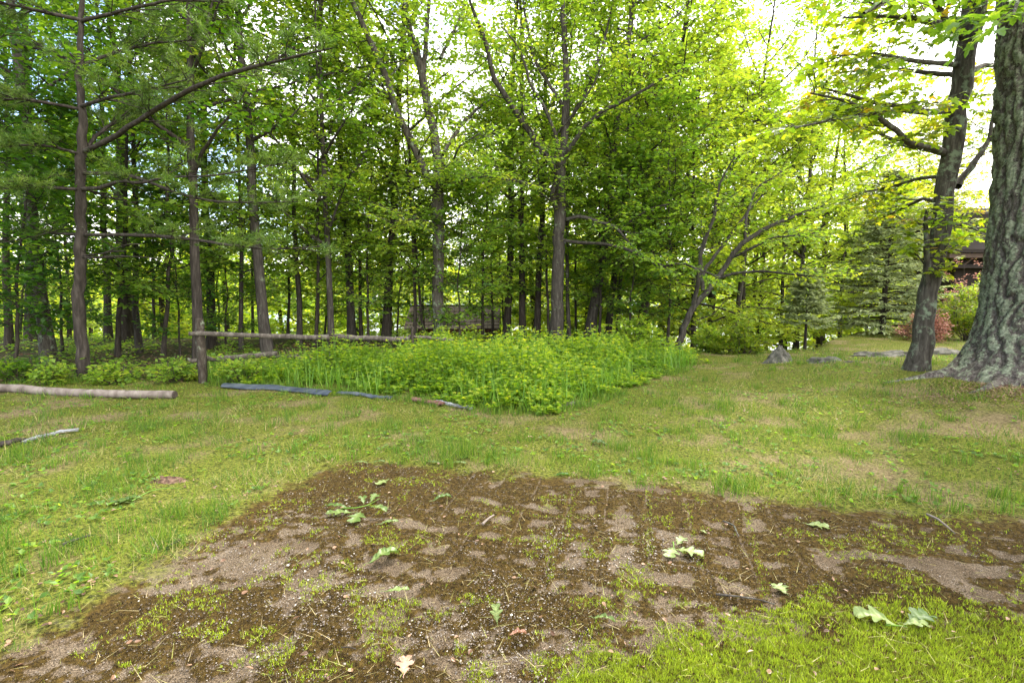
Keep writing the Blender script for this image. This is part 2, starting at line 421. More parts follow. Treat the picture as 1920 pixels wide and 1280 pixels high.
def build_ground():
    r = np.concatenate([np.geomspace(.25, 1.5, 14)[:-1], np.geomspace(1.5, 6, 250)[:-1], np.geomspace(6, 16, 70)[:-1], np.geomspace(16, 60, 50)[:-1], np.geomspace(60, 600, 22)])
    a = np.concatenate([np.radians(np.linspace(-54, 54, 430)), np.radians(np.linspace(54, 306, 44))[1:-1]])
    R, A = np.meshgrid(r, a, indexing='ij')
    X = R*np.sin(A); Y = R*np.cos(A)
    Z = height(X, np.where(Y > .5, Y, .5))
    Z = np.where(Y > .5, Z, Z*0+height(X, .5+0*Y))
    soil = sdist(SOIL, X, Y)
    Z = Z-.02*sstep(-.05, .25, soil)+((fbm(X*7, Y*7, 31, 3)-.5)*.03+mossy(X, Y)*.013+(fbm(X*26, Y*26, 35, 2)-.5)*.012)*sstep(0, .3, soil)*(X*X+Y*Y < 60)
    nr, na = R.shape
    idx = np.arange(nr*na).reshape(nr, na)
    a0 = idx[:-1]; a1 = np.roll(idx, -1, 1)[:-1]; b0 = idx[1:]; b1 = np.roll(idx, -1, 1)[1:]
    F = np.stack([a0, b0, b1, a1], -1).reshape(-1, 4)
    V = np.stack([X, Y, Z], -1).reshape(-1, 3)
    g = Geo(); g.add(V, F, 0.5)
    n0 = g.n
    V2 = np.vstack([V[:na], [[0, 0, float(height(0, .5))]]])
    g.add(V2, [[(i+1) % na, i, na] for i in range(na)], .5)
    me = g.mesh('ground', True)
    allV = np.concatenate(g.V)
    def attr(name, f):
        at_ = me.attributes.new(name, 'FLOAT', 'POINT'); at_.data.foreach_set('value', f(allV[:, 0], allV[:, 1]).astype(np.float32))
    attr('soil', lambda x, y: np.clip(.5+sdist(SOIL, x, y)*1.1, 0, 1))
    attr('wood', lambda x, y: np.clip(.5+sdist(WOOD, x, y)*.8, 0, 1))
    attr('mossy', lambda x, y: mossy(x, y))
    attr('green', lambda x, y: np.clip(.5+sdist(GREEN, x, y)*.9, 0, 1))
    return me
def ground_mat():
    m, n, l = mat_new('ground_cover')
    o = n.new("ShaderNodeOutputMaterial"); tcn = n.new("ShaderNodeTexCoord"); v = tcn.outputs['Object']
    def at_(nm):
        a = n.new("ShaderNodeAttribute"); a.attribute_name = nm; return a.outputs['Fac']
    def mix(f, a, b):
        x = n.new("ShaderNodeMixRGB")
        for i, s in ((0, f), (1, a), (2, b)):
            if isinstance(s, tuple): x.inputs[i].default_value = (*s, 1)
            elif isinstance(s, float): x.inputs[i].default_value = s
            else: l.new(s, x.inputs[i])
        return x.outputs[0]
    def thr(src, lo, hi):
        x = n.new("ShaderNodeMapRange"); x.inputs[1].default_value = lo; x.inputs[2].default_value = hi
        l.new(src, x.inputs[0]); return x.outputs[0]
    def mask(attr, ns, amp, lo, hi):
        x = n.new("ShaderNodeMath"); x.operation = 'MULTIPLY_ADD'; x.inputs[1].default_value = amp
        l.new(ns, x.inputs[0]); l.new(attr, x.inputs[2]); return thr(x.outputs[0], lo, hi)
    nb = noise(n, l, v, 1.1, 4, .6).outputs['Fac']; nm = noise(n, l, v, 5, 5, .65).outputs['Fac']
    nf = noise(n, l, v, 42, 5, .7).outputs['Fac']; nff = noise(n, l, v, 160, 3, .7).outputs['Fac']
    # lawn
    g1 = mix(thr(nf, .38, .62), (.028, .038, .007), (.215, .230, .034))
    lawn = mix(thr(nb, .50, .64), g1, mix(thr(nf, .35, .62), (.085, .062, .03), (.31, .24, .12)))
    # soil: dark moss crust + gravelly pale earth
    mossc = mix(thr(nf, .35, .65), (.024, .015, .005), (.120, .077, .018))
    earth = mix(thr(nff, .38, .66), (.048, .035, .022), (.32, .245, .165))
    vo = n.new("ShaderNodeTexVoronoi"); vo.inputs['Scale'].default_value = 75; l.new(v, vo.inputs['Vector'])
    peb = thr(vo.outputs['Distance'], .30, .16)
    nc = n.new("ShaderNodeMath"); nc.operation = 'MULTIPLY'; l.new(peb, nc.inputs[0]); l.new(thr(noise(n, l, v, 30, 2).outputs['Fac'], .5, .6), nc.inputs[1])
    earth = mix(nc.outputs[0], earth, (.42, .37, .32))
    mm = n.new("ShaderNodeMath"); mm.operation = 'MULTIPLY_ADD'; mm.inputs[1].default_value = .5
    l.new(nf, mm.inputs[0]); l.new(noise(n, l, v, 3.1, 6, .72, .4).outputs['Fac'], mm.inputs[2])
    ms = n.new("ShaderNodeMath"); ms.operation = 'MULTIPLY_ADD'; ms.inputs[1].default_value = 1.6
    l.new(noise(n, l, v, 24, 6, .78).outputs['Fac'], ms.inputs[0]); l.new(at_('mossy'), ms.inputs[2])
    earth = mix(thr(nm, .38, .62), earth, mix(thr(nff, .38, .66), (.034, .023, .013), (.215, .155, .095)))
    soilc = mix(thr(ms.outputs[0], 1.02, 1.42), earth, mossc)
    col = mix(mask(at_('soil'), nm, .8, .80, .98), lawn, soilc)
    woodc = mix(thr(nm, .4, .6), mix(thr(nf, .4, .62), (.045, .026, .015), (.15, .085, .05)), (.035, .06, .016))
    col = mix(mask(at_('wood'), nm, .6, .68, .95), col, woodc)
    p = n.new("ShaderNodeBsdfPrincipled"); p.inputs['Roughness'].default_value = .95; p.inputs['Specular IOR Level'].default_value = .1
    l.new(col, p.inputs['Base Color'])
    ad = n.new("ShaderNodeMath"); ad.operation = 'ADD'; l.new(nf, ad.inputs[0]); l.new(nff, ad.inputs[1])
    bp = n.new("ShaderNodeBump"); bp.inputs['Strength'].default_value = .9; bp.inputs['Distance'].default_value = .025
    l.new(ad.outputs[0], bp.inputs['Height']); l.new(bp.outputs[0], p.inputs['Normal']); l.new(p.outputs[0], o.inputs[0])
    return m
g_me = build_ground(); g_me.materials.append(ground_mat())
tag(obj('ground', g_me, None), kind='structure')

# lake seen far off through the trunks
def build_lake():
    m, n, l = mat_new('lake_water')
    o = n.new("ShaderNodeOutputMaterial"); p = n.new("ShaderNodeBsdfPrincipled")
    p.inputs['Base Color'].default_value = (.10, .14, .19, 1); p.inputs['Roughness'].default_value = .12
    tcn = n.new("ShaderNodeTexCoord"); a = noise(n, l, tcn.outputs['Object'], .8, 4)
    bp = n.new("ShaderNodeBump"); bp.inputs['Strength'].default_value = .25; bp.inputs['Distance'].default_value = .1
    l.new(a.outputs['Fac'], bp.inputs['Height']); l.new(bp.outputs[0], p.inputs['Normal']); l.new(p.outputs[0], o.inputs[0])
    g = Geo(); n_ = 40
    xs = np.linspace(-420, 420, n_); ys = np.linspace(30, 480, n_)
    X, Y = np.meshgrid(xs, ys, indexing='ij'); idx = np.arange(n_*n_).reshape(n_, n_)
    F = np.stack([idx[:-1, :-1], idx[1:, :-1], idx[1:, 1:], idx[:-1, 1:]], -1).reshape(-1, 4)
    g.add(np.stack([X, Y, np.full_like(X, -3.25)], -1).reshape(-1, 3), F)
    tag(obj('lake_water', g, m), kind='structure')
build_lake()
# ------------------------------------------------------------------ trees
def px_line(pts, d, dd=0.0):
    """pts: (px, py, radius) at depth d drifting by dd -> world polyline"""
    k = len(pts)
    P = np.array([at(p[0], p[1], d+dd*i/max(k-1, 1)) for i, p in enumerate(pts)])
    R = np.array([p[2] for p in pts])
    return P, R

def add_noise_tube(geo, rng, P, R, n, sides, tint=.5, amp=.06):
    p, r = resample(P, R, n)
    p = p+rng.normal(0, 1, p.shape)*np.minimum(r, .05)[:, None]*.25*[1, 1, 0]
    p[0] = P[0]
    r = r*(1+rng.normal(0, amp, n))
    tubes(geo, p, r, sides, tint)

def make_variant(seed, H=13.0, r0=.15, z0=3.2, n1=26, reach=2.9, n2=7, n3=6, nl=8, size=.115, up=.35, tint=(.45, .17), wig=.03, len2=1.15, curve=.3):
    """standing tree about its own base; returns (trunk mesh, branch mesh, crown mesh)"""
    rng = rngf(seed)
    n = 18
    zz = np.linspace(0, H, n)
    off = np.cumsum(rng.normal(0, wig*H/n*2.2, (n, 2)), 0); off -= off[0]; off *= (zz/H)[:, None]**.5
    TP = np.column_stack([off, zz]); TR = r0*(1-.85*(zz/H)**1.1); TR[0] *= 1.35; TR[1] *= 1.05
    tr = Geo(); tubes(tr, TP, np.maximum(TR, .01), 10)
    br = Geo(); lf = Geo()
    u = np.sort(rng.uniform(0, 1, n1)); u = (np.arange(n1)+rng.uniform(0, 1, n1))/n1
    zs = z0+(H-z0)*u
    az = np.arange(n1)*2.4+rng.uniform(-.4, .4, n1)
    sh = np.sin(math.pi*np.clip(.12+.86*u, 0, 1))**.7
    L = reach*(.35+.75*sh)*rng.uniform(.7, 1.2, n1)
    el = up+rng.normal(0, .15, n1)+.5*u
    D = np.column_stack([np.cos(az)*np.cos(el), np.sin(az)*np.cos(el), np.sin(el)])
    S0 = np.column_stack([np.interp(zs, zz, TP[:, 0]), np.interp(zs, zz, TP[:, 1]), zs])
    LP = grow(rng, S0, D, L, 8, .09, .03)
    LR = (np.interp(zs, zz, TR)*.42)[:, None]*np.linspace(1, .2, 8)[None]
    tubes(br, LP, np.maximum(LR, .008), 6)
    limbs = [(LP[i], LR[i], max(.45, min(1.2, L[i]/2.6))) for i in range(n1)]
    flesh(rng, limbs, br, lf, n2=n2, len2=len2, n3=n3, len3=.55, nl=nl, size=size, tint=tint)
    return tr.mesh('trunk', True), br.mesh('branches', True), lf.mesh('crown')

VAR = {}
VAR['a'] = make_variant(11, H=11.5, z0=2.4, n1=25, size=.125, nl=8)
VAR['b'] = make_variant(12, H=12, z0=3.4, n1=21, reach=2.5, up=.5, size=.125, nl=8)
VAR['c'] = make_variant(13, H=12, z0=1.4, n1=30, reach=3.1, up=.2, tint=(.70, .16), size=.14, nl=8)
VAR['d'] = make_variant(14, H=12.5, z0=4.4, n1=19, reach=2.4, up=.5, size=.125, nl=8, tint=(.55, .17))
VAR['e'] = make_variant(15, H=8.5, r0=.10, z0=.4, n1=34, reach=2.4, n2=6, n3=6, nl=8, size=.15, up=.15, tint=(.78, .13))
VAR['s1'] = make_variant(21, H=6.5, r0=.045, z0=1.0, n1=26, reach=1.6, n2=6, n3=4, nl=8, size=.125, up=.2, len2=.6, wig=.05)
VAR['s2'] = make_variant(22, H=5.0, r0=.035, z0=.7, n1=24, reach=1.5, n2=6, n3=4, nl=8, size=.13, up=.15, len2=.6, wig=.06, tint=(.35, .15))
VAR['s3'] = make_variant(23, H=8.5, r0=.06, z0=1.6, n1=24, reach=1.7, n2=5, n3=5, nl=8, size=.125, up=.3, len2=.7, wig=.04, tint=(.55, .15))

def place_tree(name, var, px0, py0, px1, d, label, cat='tree', dia=None, bark='bark_grey', leafm='maple', sc=1.0, spin=0.0, group=None, py1=100, x=None):
    tm, bm_, cm = VAR[var]
    base = at(px0, py0, d); base = on_ground(base[0], d, -.05)
    top = at(px1, py1, d)
    root = empty(name, base, label, cat, group)
    ax = Vector(top-base).normalized()
    q = Vector((0, 0, 1)).rotation_difference(ax) @ Quaternion((0, 0, 1), spin)
    root.rotation_mode = 'QUATERNION'; root.rotation_quaternion = q
    root.scale = (sc, sc, sc)
    for nm, me, mt in (('trunk', tm, bark), ('branches', bm_, bark), ('crown', cm, leafm)):
        o = bpy.data.objects.new(nm, me); C.objects.link(o); o.parent = root
        if len(me.materials) == 0: me.materials.append(M[mt])
        o.material_slots[0].link = 'OBJECT'; o.material_slots[0].material = M[mt]
        if nm == 'branches': o['kind'] = 'stuff'
        if nm == 'trunk' and dia:
            r0 = {'a': .15, 'b': .15, 'c': .15, 'd': .15, 'e': .10, 's1': .045, 's2': .035, 's3': .06}[var]
            k = dia/2/(r0*.93*sc); o.scale = (k, k, 1)
    return root

SP = random.Random(5)
# (name, variant, px base, py base, px at y=100, depth, diameter m, bark, leaf, scale, label)
TREES = [
 ('maple_tree', 'b', 92, 670, 30, 10.5, .23, 'bark_mottled', 'maple_dark', 1.0, 'thick grey-brown trunk leaning left, nearest big tree at the left edge of the wood'),
 ('maple_tree', 'd', 62, 660, 50, 14.5, .28, 'bark_dark', 'maple_dark', 1.0, 'dark trunk directly behind the leaning grey-brown trunk at the left edge'),
 ('maple_tree', 'b', 18, 665, 5, 12.5, .16, 'bark_dark', 'maple_dark', .8, 'slim dark tree at the very left edge of the photo'),
 ('maple_tree', 'a', 237, 650, 222, 14.0, .32, 'bark_dark', 'maple_dark', 1.0, 'stout dark tree standing between the pine and the fence post'),
 ('maple_tree', 'd', 205, 660, 190, 14.6, .18, 'bark_dark', 'maple_dark', .9, 'slim dark tree in the wood just right of the pine trunk'),
 ('maple_tree', 's3', 263, 690, 256, 12.0, .13, 'bark_grey', 'maple', 1.1, 'slender straight grey tree halfway between the pine and the fence post'),
 ('maple_tree', 's3', 222, 690, 250, 11.2, .10, 'bark_dark', 'maple_dark', .9, 'thin dark stem leaning right in front of the stout dark tree'),
 ('maple_tree', 's1', 308, 690, 330, 11.2, .09, 'bark_dark', 'maple', 1.0, 'thin dark forked sapling just left of the fence post'),
 ('maple_tree', 'b', 372, 675, 352, 10.2, .18, 'bark_brown', 'maple_dark', 1.0, 'brown trunk rising right behind the tall fence post'),
 ('maple_tree', 'd', 398, 665, 380, 13.0, .20, 'bark_dark', 'maple', .95, 'dark trunk just right of the brown one behind the fence post'),
 ('maple_tree', 'd', 502, 655, 452, 11.6, .22, 'bark_grey', 'maple', 1.0, 'grey trunk leaning left behind the top rail, right of the fence post'),
 ('maple_tree', 's3', 452, 655, 440, 12.6, .10, 'bark_grey', 'maple', 1.1, 'thin grey pole-like tree behind the top rail near the fence post'),
 ('maple_tree', 's3', 562, 650, 540, 13.6, .14, 'bark_grey', 'maple', 1.1, 'slim grey tree behind the middle of the top rail'),
 ('maple_tree', 's3', 592, 650, 590, 13.0, .09, 'bark_dark', 'maple', 1.0, 'very thin dark tree behind the middle of the top rail'),
 ('maple_tree', 'a', 622, 655, 606, 12.4, .15, 'bark_grey', 'maple', .95, 'grey tree behind the joint where two top rails meet'),
 ('maple_tree', 'd', 660, 645, 632, 14.4, .21, 'bark_grey', 'maple', 1.0, 'medium grey tree right of the rail joint, leaning left'),
 ('maple_tree', 's3', 678, 645, 660, 14.6, .10, 'bark_dark', 'maple', 1.0, 'thin dark tree beside the medium grey tree right of the rail joint'),
 ('maple_tree', 'a', 724, 645, 742, 14.2, .24, 'bark_dark', 'maple', 1.05, 'almost black trunk left of the brown shed'),
 ('maple_tree', 's3', 778, 640, 755, 13.6, .09, 'bark_dark', 'maple', 1.1, 'thin dark stem crossing the left end of the shed roof'),
 ('maple_tree', 's3', 797, 640, 745, 13.8, .08, 'bark_dark', 'maple', .9, 'thin curved stem leaning left over the shed roof'),
 ('maple_tree', 's1', 904, 640, 908, 14.6, .09, 'bark_dark', 'maple', 1.0, 'thin dark sapling in front of the right half of the shed roof'),
 ('maple_tree', 'b', 950, 640, 968, 15.6, .22, 'bark_dark', 'maple', 1.0, 'dark trunk just right of the shed roof'),
 ('maple_tree', 'd', 981, 645, 977, 15.2, .19, 'bark_brown', 'maple', 1.0, 'straight brown trunk between the shed and the branching tree'),
 ('maple_tree', 'd', 1006, 640, 1024, 15.4, .19, 'bark_brown', 'maple', .95, 'slim brown trunk just left of the branching tree'),
 ('maple_tree', 's3', 1067, 645, 1072, 14.6, .11, 'bark_grey', 'maple', 1.15, 'slim pale grey stem hugging the right side of the branching tree'),
 ('maple_tree', 'b', 1104, 645, 1180, 15.0, .28, 'bark_grey', 'maple', 1.05, 'grey trunk leaning right, first one right of the branching tree'),
 ('maple_tree', 'd', 1138, 640, 1205, 16.5, .20, 'bark_grey', 'maple', 1.0, 'grey trunk leaning right behind the long crooked low branch'),
 ('maple_tree', 's3', 1158, 640, 1190, 15.5, .12, 'bark_dark', 'maple', 1.2, 'thin dark stem between the two right-leaning grey trunks'),
 ('maple_tree', 'a', 1200, 640, 1262, 15.6, .27, 'bark_dark', 'maple', 1.0, 'dark right-leaning trunk near the right end of the bramble patch'),
 ('maple_tree', 'c', 1232, 640, 1330, 17.5, .18, 'bark_grey', 'maple', .95, 'grey trunk leaning far right behind the right end of the bramble patch'),
 ('maple_tree', 'b', 1372, 650, 1440, 17.0, .17, 'bark_grey', 'maple', 1.05, 'tall grey tree leaning right behind the crooked leaning tree'),
 ('maple_tree', 'a', 1492, 645, 1530, 19.0, .18, 'bark_grey', 'maple', 1.15, 'tall tree arching over the small pale spruce'),
 ('maple_tree', 'e', 1300, 650, 1310, 15.5, .14, 'bark_dark', 'maple', 1.0, 'dense low bright green tree right behind the foot of the crooked leaning tree'),
 ('maple_tree', 'e', 1395, 650, 1400, 17.5, .14, 'bark_dark', 'maple', 1.05, 'dense bright green tree filling the gap right of the crooked leaning tree'),
 ('maple_tree', 'e', 1465, 650, 1470, 18.5, .14, 'bark_dark', 'maple', .95, 'dense green tree directly behind the small pale spruce'),
 ('maple_tree', 'e', 1575, 640, 1585, 20.0, .14, 'bark_dark', 'maple', 1.0, 'dense green tree touching the left side of the tall spruce'),
 ('maple_tree', 'e', 1720, 620, 1730, 23.0, .14, 'bark_dark', 'maple_yellow', 1.0, 'yellow-green tree behind the right side of the tall spruce'),
 ('maple_tree', 'e', 1215, 640, 1220, 19.5, .14, 'bark_dark', 'maple', 1.1, 'dense green tree deep behind the dark right-leaning trunk'),
 ('maple_tree', 'e', 1100, 640, 1100, 20.5, .14, 'bark_dark', 'maple', 1.1, 'dense green tree deep behind the first right-leaning trunk'),
 ('maple_tree', 'e', 985, 640, 985, 24.0, .14, 'bark_dark', 'maple', 1.15, 'dense green tree deep behind the straight brown trunk'),
 ('maple_tree', 'e', 880, 640, 880, 25.5, .14, 'bark_dark', 'maple', 1.1, 'dense green tree rising behind the shed roof'),
 ('maple_tree', 'e', 560, 640, 560, 22.0, .14, 'bark_dark', 'maple', .85, 'round green tree deep in the wood behind the middle of the top rail'),
 ('maple_tree', 'e', 130, 640, 125, 20.0, .14, 'bark_dark', 'maple', .9, 'round green tree deep in the wood left of the pine trunk'),
 ('maple_tree', 'e', 715, 640, 715, 24.0, .14, 'bark_dark', 'maple', .95, 'round green tree deep in the wood left of the shed'),
 ('maple_tree', 'c', 1330, 640, 1350, 19.0, .22, 'bark_dark', 'maple', .85, 'full green tree behind the leaning crooked tree'),
 ('maple_tree', 'c', 1420, 640, 1450, 21.0, .2, 'bark_dark', 'maple', .8, 'bushy green tree at the wood edge left of the small spruce'),
 ('maple_tree', 'c', 1545, 640, 1560, 25.0, .2, 'bark_dark', 'maple', .85, 'bushy green tree between the small and the tall spruce'),
 ('maple_tree', 'c', 1625, 620, 1650, 33.0, .2, 'bark_dark', 'maple', 1.0, 'tall green tree showing behind the top of the blue spruce'),
 ('maple_tree', 'c', 1770, 600, 1790, 27.0, .2, 'bark_dark', 'maple_yellow', .95, 'yellow-green tree seen between the two right-hand trunks'),
]
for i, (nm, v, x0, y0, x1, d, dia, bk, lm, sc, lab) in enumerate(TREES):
    if lm == 'maple' and d > 12.9: lm = 'maple_bright'  # deeper crowns take the sunlit-painted colour to offset crown shading
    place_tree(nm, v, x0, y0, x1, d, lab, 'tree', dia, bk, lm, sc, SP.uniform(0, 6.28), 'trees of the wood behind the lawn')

# understorey saplings with their own crowns near the edge of the wood
SAPS = [
 (28, 690, 9.3, 's2', 'maple_dark', .95, 'dark-leaved sapling at the left edge above the log'),
 (118, 675, 11.5, 's2', 'maple_dark', .9, 'dark-leaved sapling just left of the pine trunk'),
 (-60, 690, 8.6, 's1', 'maple_dark', .9, 'tall dark-leaved sapling cut by the left border'),
 (338, 680, 11.6, 's2', 'maple_dark', .7, 'low leafy sapling beside the fence post'),
 (425, 668, 12.8, 's2', 'maple', .7, 'low leafy sapling behind the rails right of the fence post'),
 (690, 650, 13.4, 's1', 'maple', .85, 'leafy sapling left of the almost black trunk'),
 (745, 648, 14.5, 's2', 'maple', .9, 'leafy sapling right of the almost black trunk'),
 (860, 648, 13.2, 's2', 'maple', .85, 'leafy sapling hiding the middle of the shed'),
 (925, 645, 16.5, 's1', 'maple', 1.0, 'leafy sapling behind the right end of the shed'),
 (1030, 650, 15.0, 's1', 'maple', 1.0, 'leafy sapling behind the branching tree trunk'),
 (1125, 650, 14.6, 's1', 'maple', .9, 'leafy sapling between the right-leaning trunks'),
 (1180, 650, 14.0, 's2', 'maple', .95, 'low bright sapling left of the crooked leaning tree'),
 (1252, 650, 13.8, 's1', 'maple', .95, 'bright leafy sapling at the right end of the brambles'),
 (540, 650, 15.5, 's1', 'maple', 1.0, 'leafy sapling deep behind the middle of the top rail'),
 (610, 650, 16.5, 's2', 'maple', 1.1, 'broad low sapling deep behind the rail joint'),
 (158, 650, 17.5, 's1', 'maple', 1.1, 'light green sapling far behind the pine trunk'),
 (290, 650, 17.0, 's1', 'maple', 1.1, 'light green sapling far behind and left of the fence post'),
 (475, 650, 17.5, 's1', 'maple', 1.1, 'light green sapling far behind the left half of the top rail'),
]
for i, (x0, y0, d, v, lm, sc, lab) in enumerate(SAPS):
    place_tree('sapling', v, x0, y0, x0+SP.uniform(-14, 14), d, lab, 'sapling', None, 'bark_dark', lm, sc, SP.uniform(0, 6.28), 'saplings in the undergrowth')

DR = random.Random(9)
for x0, d, v, sc, lab in (
        (655, 16.0, 's2', 1.0, 'bright leafy sapling between the rail joint and the almost black trunk, deep in the wood'),
        (795, 16.5, 's1', .9, 'bright leafy sapling showing above the left end of the shed roof'),
        (945, 18.5, 's2', 1.1, 'bright leafy sapling glowing behind the dark trunk right of the shed'),
        (1080, 17.5, 's1', 1.0, 'bright leafy sapling just right of the branching maple trunk, deep in the wood'),
        (1160, 18.0, 's2', 1.1, 'bright leafy sapling glowing between the right-leaning grey trunks'),
        (1275, 16.0, 's2', 1.1, 'bright leafy sapling directly behind the foot of the crooked leaning tree'),
        (410, 18.5, 's2', 1.0, 'bright leafy sapling far behind the left half of the top rail'),
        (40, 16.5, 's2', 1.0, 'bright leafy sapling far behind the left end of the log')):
    place_tree('sapling', v, x0, 650, x0+DR.uniform(-12, 12), d, lab, 'sapling', None, 'bark_dark', 'maple_bright', sc, DR.uniform(0, 6.28), 'saplings in the undergrowth')  # these deep saplings wear the sunlit-painted leaf colour too

def hero(name, label, trunk, limbs, d, bark, leafm, seed, cat='tree', **kw):
    """trunk: px list; limbs: list of (px list, depth drift, scale)"""
    rng = rngf(seed)
    P, R = px_line(trunk, d)
    base = on_ground(P[0, 0], P[0, 1], 0); P[0] = base-[0, 0, .06]
    root = empty(name, base, label, cat)
    tr = Geo(); add_noise_tube(tr, rng, P-base, R, 34, 14, .5, .03); obj('trunk', tr, M[bark], root, True)
    br = Geo(); lf = Geo(); LL = []
    for pts, dd, sc in limbs:
        p, r = px_line(pts, d+(.0 if abs(dd) < 9 else 0), dd)
        p = p-base
        g = Geo(); add_noise_tube(g, rng, p, r, 16, 8, .5, .05); obj('limb', g, M[bark], root, True)
        LL.append((p, r, sc))
    if kw.get('top'):
        LL.append((P[-kw['top']:]-base, R[-kw['top']:], 1.0))
    kw.pop('top', None)
    flesh(rng, LL, br, lf, **kw)
    branches_tag(obj('branches', br, M[bark], root, True)); obj('crown', lf, M[leafm], root)
    return root

hero('maple_tree', 'forked maple with a dark lower trunk in front of the shed',
     [(823, 655, .17), (822, 560, .145), (822, 450, .14), (821, 380, .15), (820, 350, .14), (824, 300, .12), (812, 245, .11), (800, 200, .10), (795, 150, .10), (790, 128, .10), (772, 70, .08), (755, 0, .07), (738, -90, .05), (725, -200, .03)],
     [([(820, 355, .10), (800, 335, .09), (785, 295, .085), (770, 262, .08), (748, 222, .08), (738, 190, .08), (722, 140, .075), (702, 95, .07), (675, 35, .06), (655, -10, .055), (625, -100, .03)], -1.0, 1.0),
      ([(740, 195, .05), (722, 178, .045), (700, 162, .04), (660, 130, .03), (620, 105, .02)], 1.0, .8),
      ([(795, 135, .06), (798, 90, .055), (803, 30, .05), (806, -40, .04), (812, -120, .02)], .6, .9),
      ([(826, 110, .04), (842, 75, .04), (860, 40, .03), (880, -10, .02)], .8, .8),
      ([(830, 290, .05), (846, 262, .05), (870, 228, .045), (900, 200, .035), (930, 178, .02)], 1.2, .8),
      ([(822, 352, .04), (850, 345, .03), (880, 335, .025), (915, 330, .015)], -1.4, .7),
      ([(821, 330, .03), (850, 300, .03), (860, 275, .02), (900, 250, .015)], -2, .7),
      ([(818, 420, .025), (780, 410, .02), (740, 415, .012)], -1.5, .6)],
     13.0, 'bark_mottled', 'maple', 101, n2=9, len2=1.4, n3=7, len3=.55, nl=8, size=.105, u0=.12, flat=.55, tint=(.62, .18), top=6)

hero('maple_tree', 'thick branching maple with limbs fanning out above the bramble patch',
     [(1044, 650, .20), (1044, 560, .165), (1046, 480, .155), (1050, 400, .15), (1052, 330, .12), (1058, 270, .10), (1062, 215, .095), (1062, 150, .08), (1058, 60, .065), (1052, -40, .045), (1046, -150, .03)],
     [([(1044, 400, .07), (1035, 362, .07), (1046, 325, .065), (1046, 300, .06), (1022, 292, .05)], -.7, .5),
      ([(1046, 325, .085), (1022, 292, .08), (995, 250, .08), (970, 212, .075), (948, 178, .065), (925, 150, .06), (916, 100, .05), (905, 60, .045), (890, 28, .035), (876, -10, .02)], -1.6, 1.0),
      ([(1050, 300, .05), (1041, 250, .045), (1020, 195, .04), (995, 165, .035), (985, 120, .03), (968, 82, .025), (940, 50, .015)], -.9, 1.0),
      ([(1053, 298, .06), (1080, 262, .055), (1098, 235, .05), (1130, 208, .045), (1185, 182, .04), (1240, 148, .03), (1290, 125, .015)], -1.5, 1.0),
      ([(1048, 248, .04), (1072, 218, .035), (1090, 195, .03), (1118, 150, .02), (1135, 100, .012)], -.8, .9),
      ([(1040, 360, .04), (1005, 348, .03), (968, 338, .025), (912, 332, .012)], -1.6, .8),
      ([(1060, 412, .05), (1090, 405, .045), (1130, 418, .04), (1155, 425, .035), (1168, 440, .03), (1192, 470, .025), (1230, 498, .015)], -1.8, .5),
      ([(1052, 450, .05), (1085, 455, .045), (1135, 457, .04), (1180, 468, .038), (1212, 486, .034), (1252, 502, .03), (1272, 490, .025), (1312, 506, .02), (1352, 520, .012)], -2.4, .6),
      ([(1160, 432, .03), (1178, 418, .03), (1220, 390, .025), (1282, 378, .02), (1345, 372, .012)], -.4, .6),
      ([(1056, 250, .05), (1100, 170, .04), (1130, 90, .035), (1150, 0, .02)], .8, 1.0),
      ([(1056, 200, .05), (1000, 110, .04), (985, 30, .03), (975, -60, .02)], 1.0, 1.0)],
     13.6, 'bark_grey', 'maple', 102, n2=9, len2=1.4, n3=7, len3=.55, nl=8, size=.11, u0=.15, flat=.5, tint=(.58, .18), top=5)

hero('maple_tree', 'crooked thin tree leaning right from the end of the bramble patch',
     [(1270, 665, .085), (1284, 605, .075), (1296, 580, .07), (1322, 550, .065), (1346, 522, .06), (1372, 480, .055), (1398, 450, .055), (1440, 425, .045), (1490, 405, .035), (1560, 380, .02)],
     [([(1300, 570, .06), (1310, 528, .055), (1312, 490, .05), (1322, 450, .045), (1340, 400, .035), (1350, 340, .025), (1380, 290, .015)], -.6, .8),
      ([(1318, 545, .05), (1318, 505, .045), (1342, 478, .04), (1370, 440, .035), (1400, 400, .03), (1430, 365, .02)], .8, .8),
      ([(1330, 528, .04), (1375, 512, .03), (1430, 508, .028), (1490, 515, .022), (1560, 520, .012)], -1.2, .7),
      ([(1370, 485, .035), (1400, 470, .03), (1450, 445, .02), (1520, 440, .012)], -1.0, .7),
      ([(1398, 450, .04), (1400, 400, .03), (1420, 350, .02), (1470, 320, .012)], .5, .8)],
     12.3, 'bark_grey', 'maple', 103, n2=9, len2=1.1, n3=6, len3=.5, nl=7, size=.10, u0=.35, flat=.75, tint=(.72, .15), top=4)

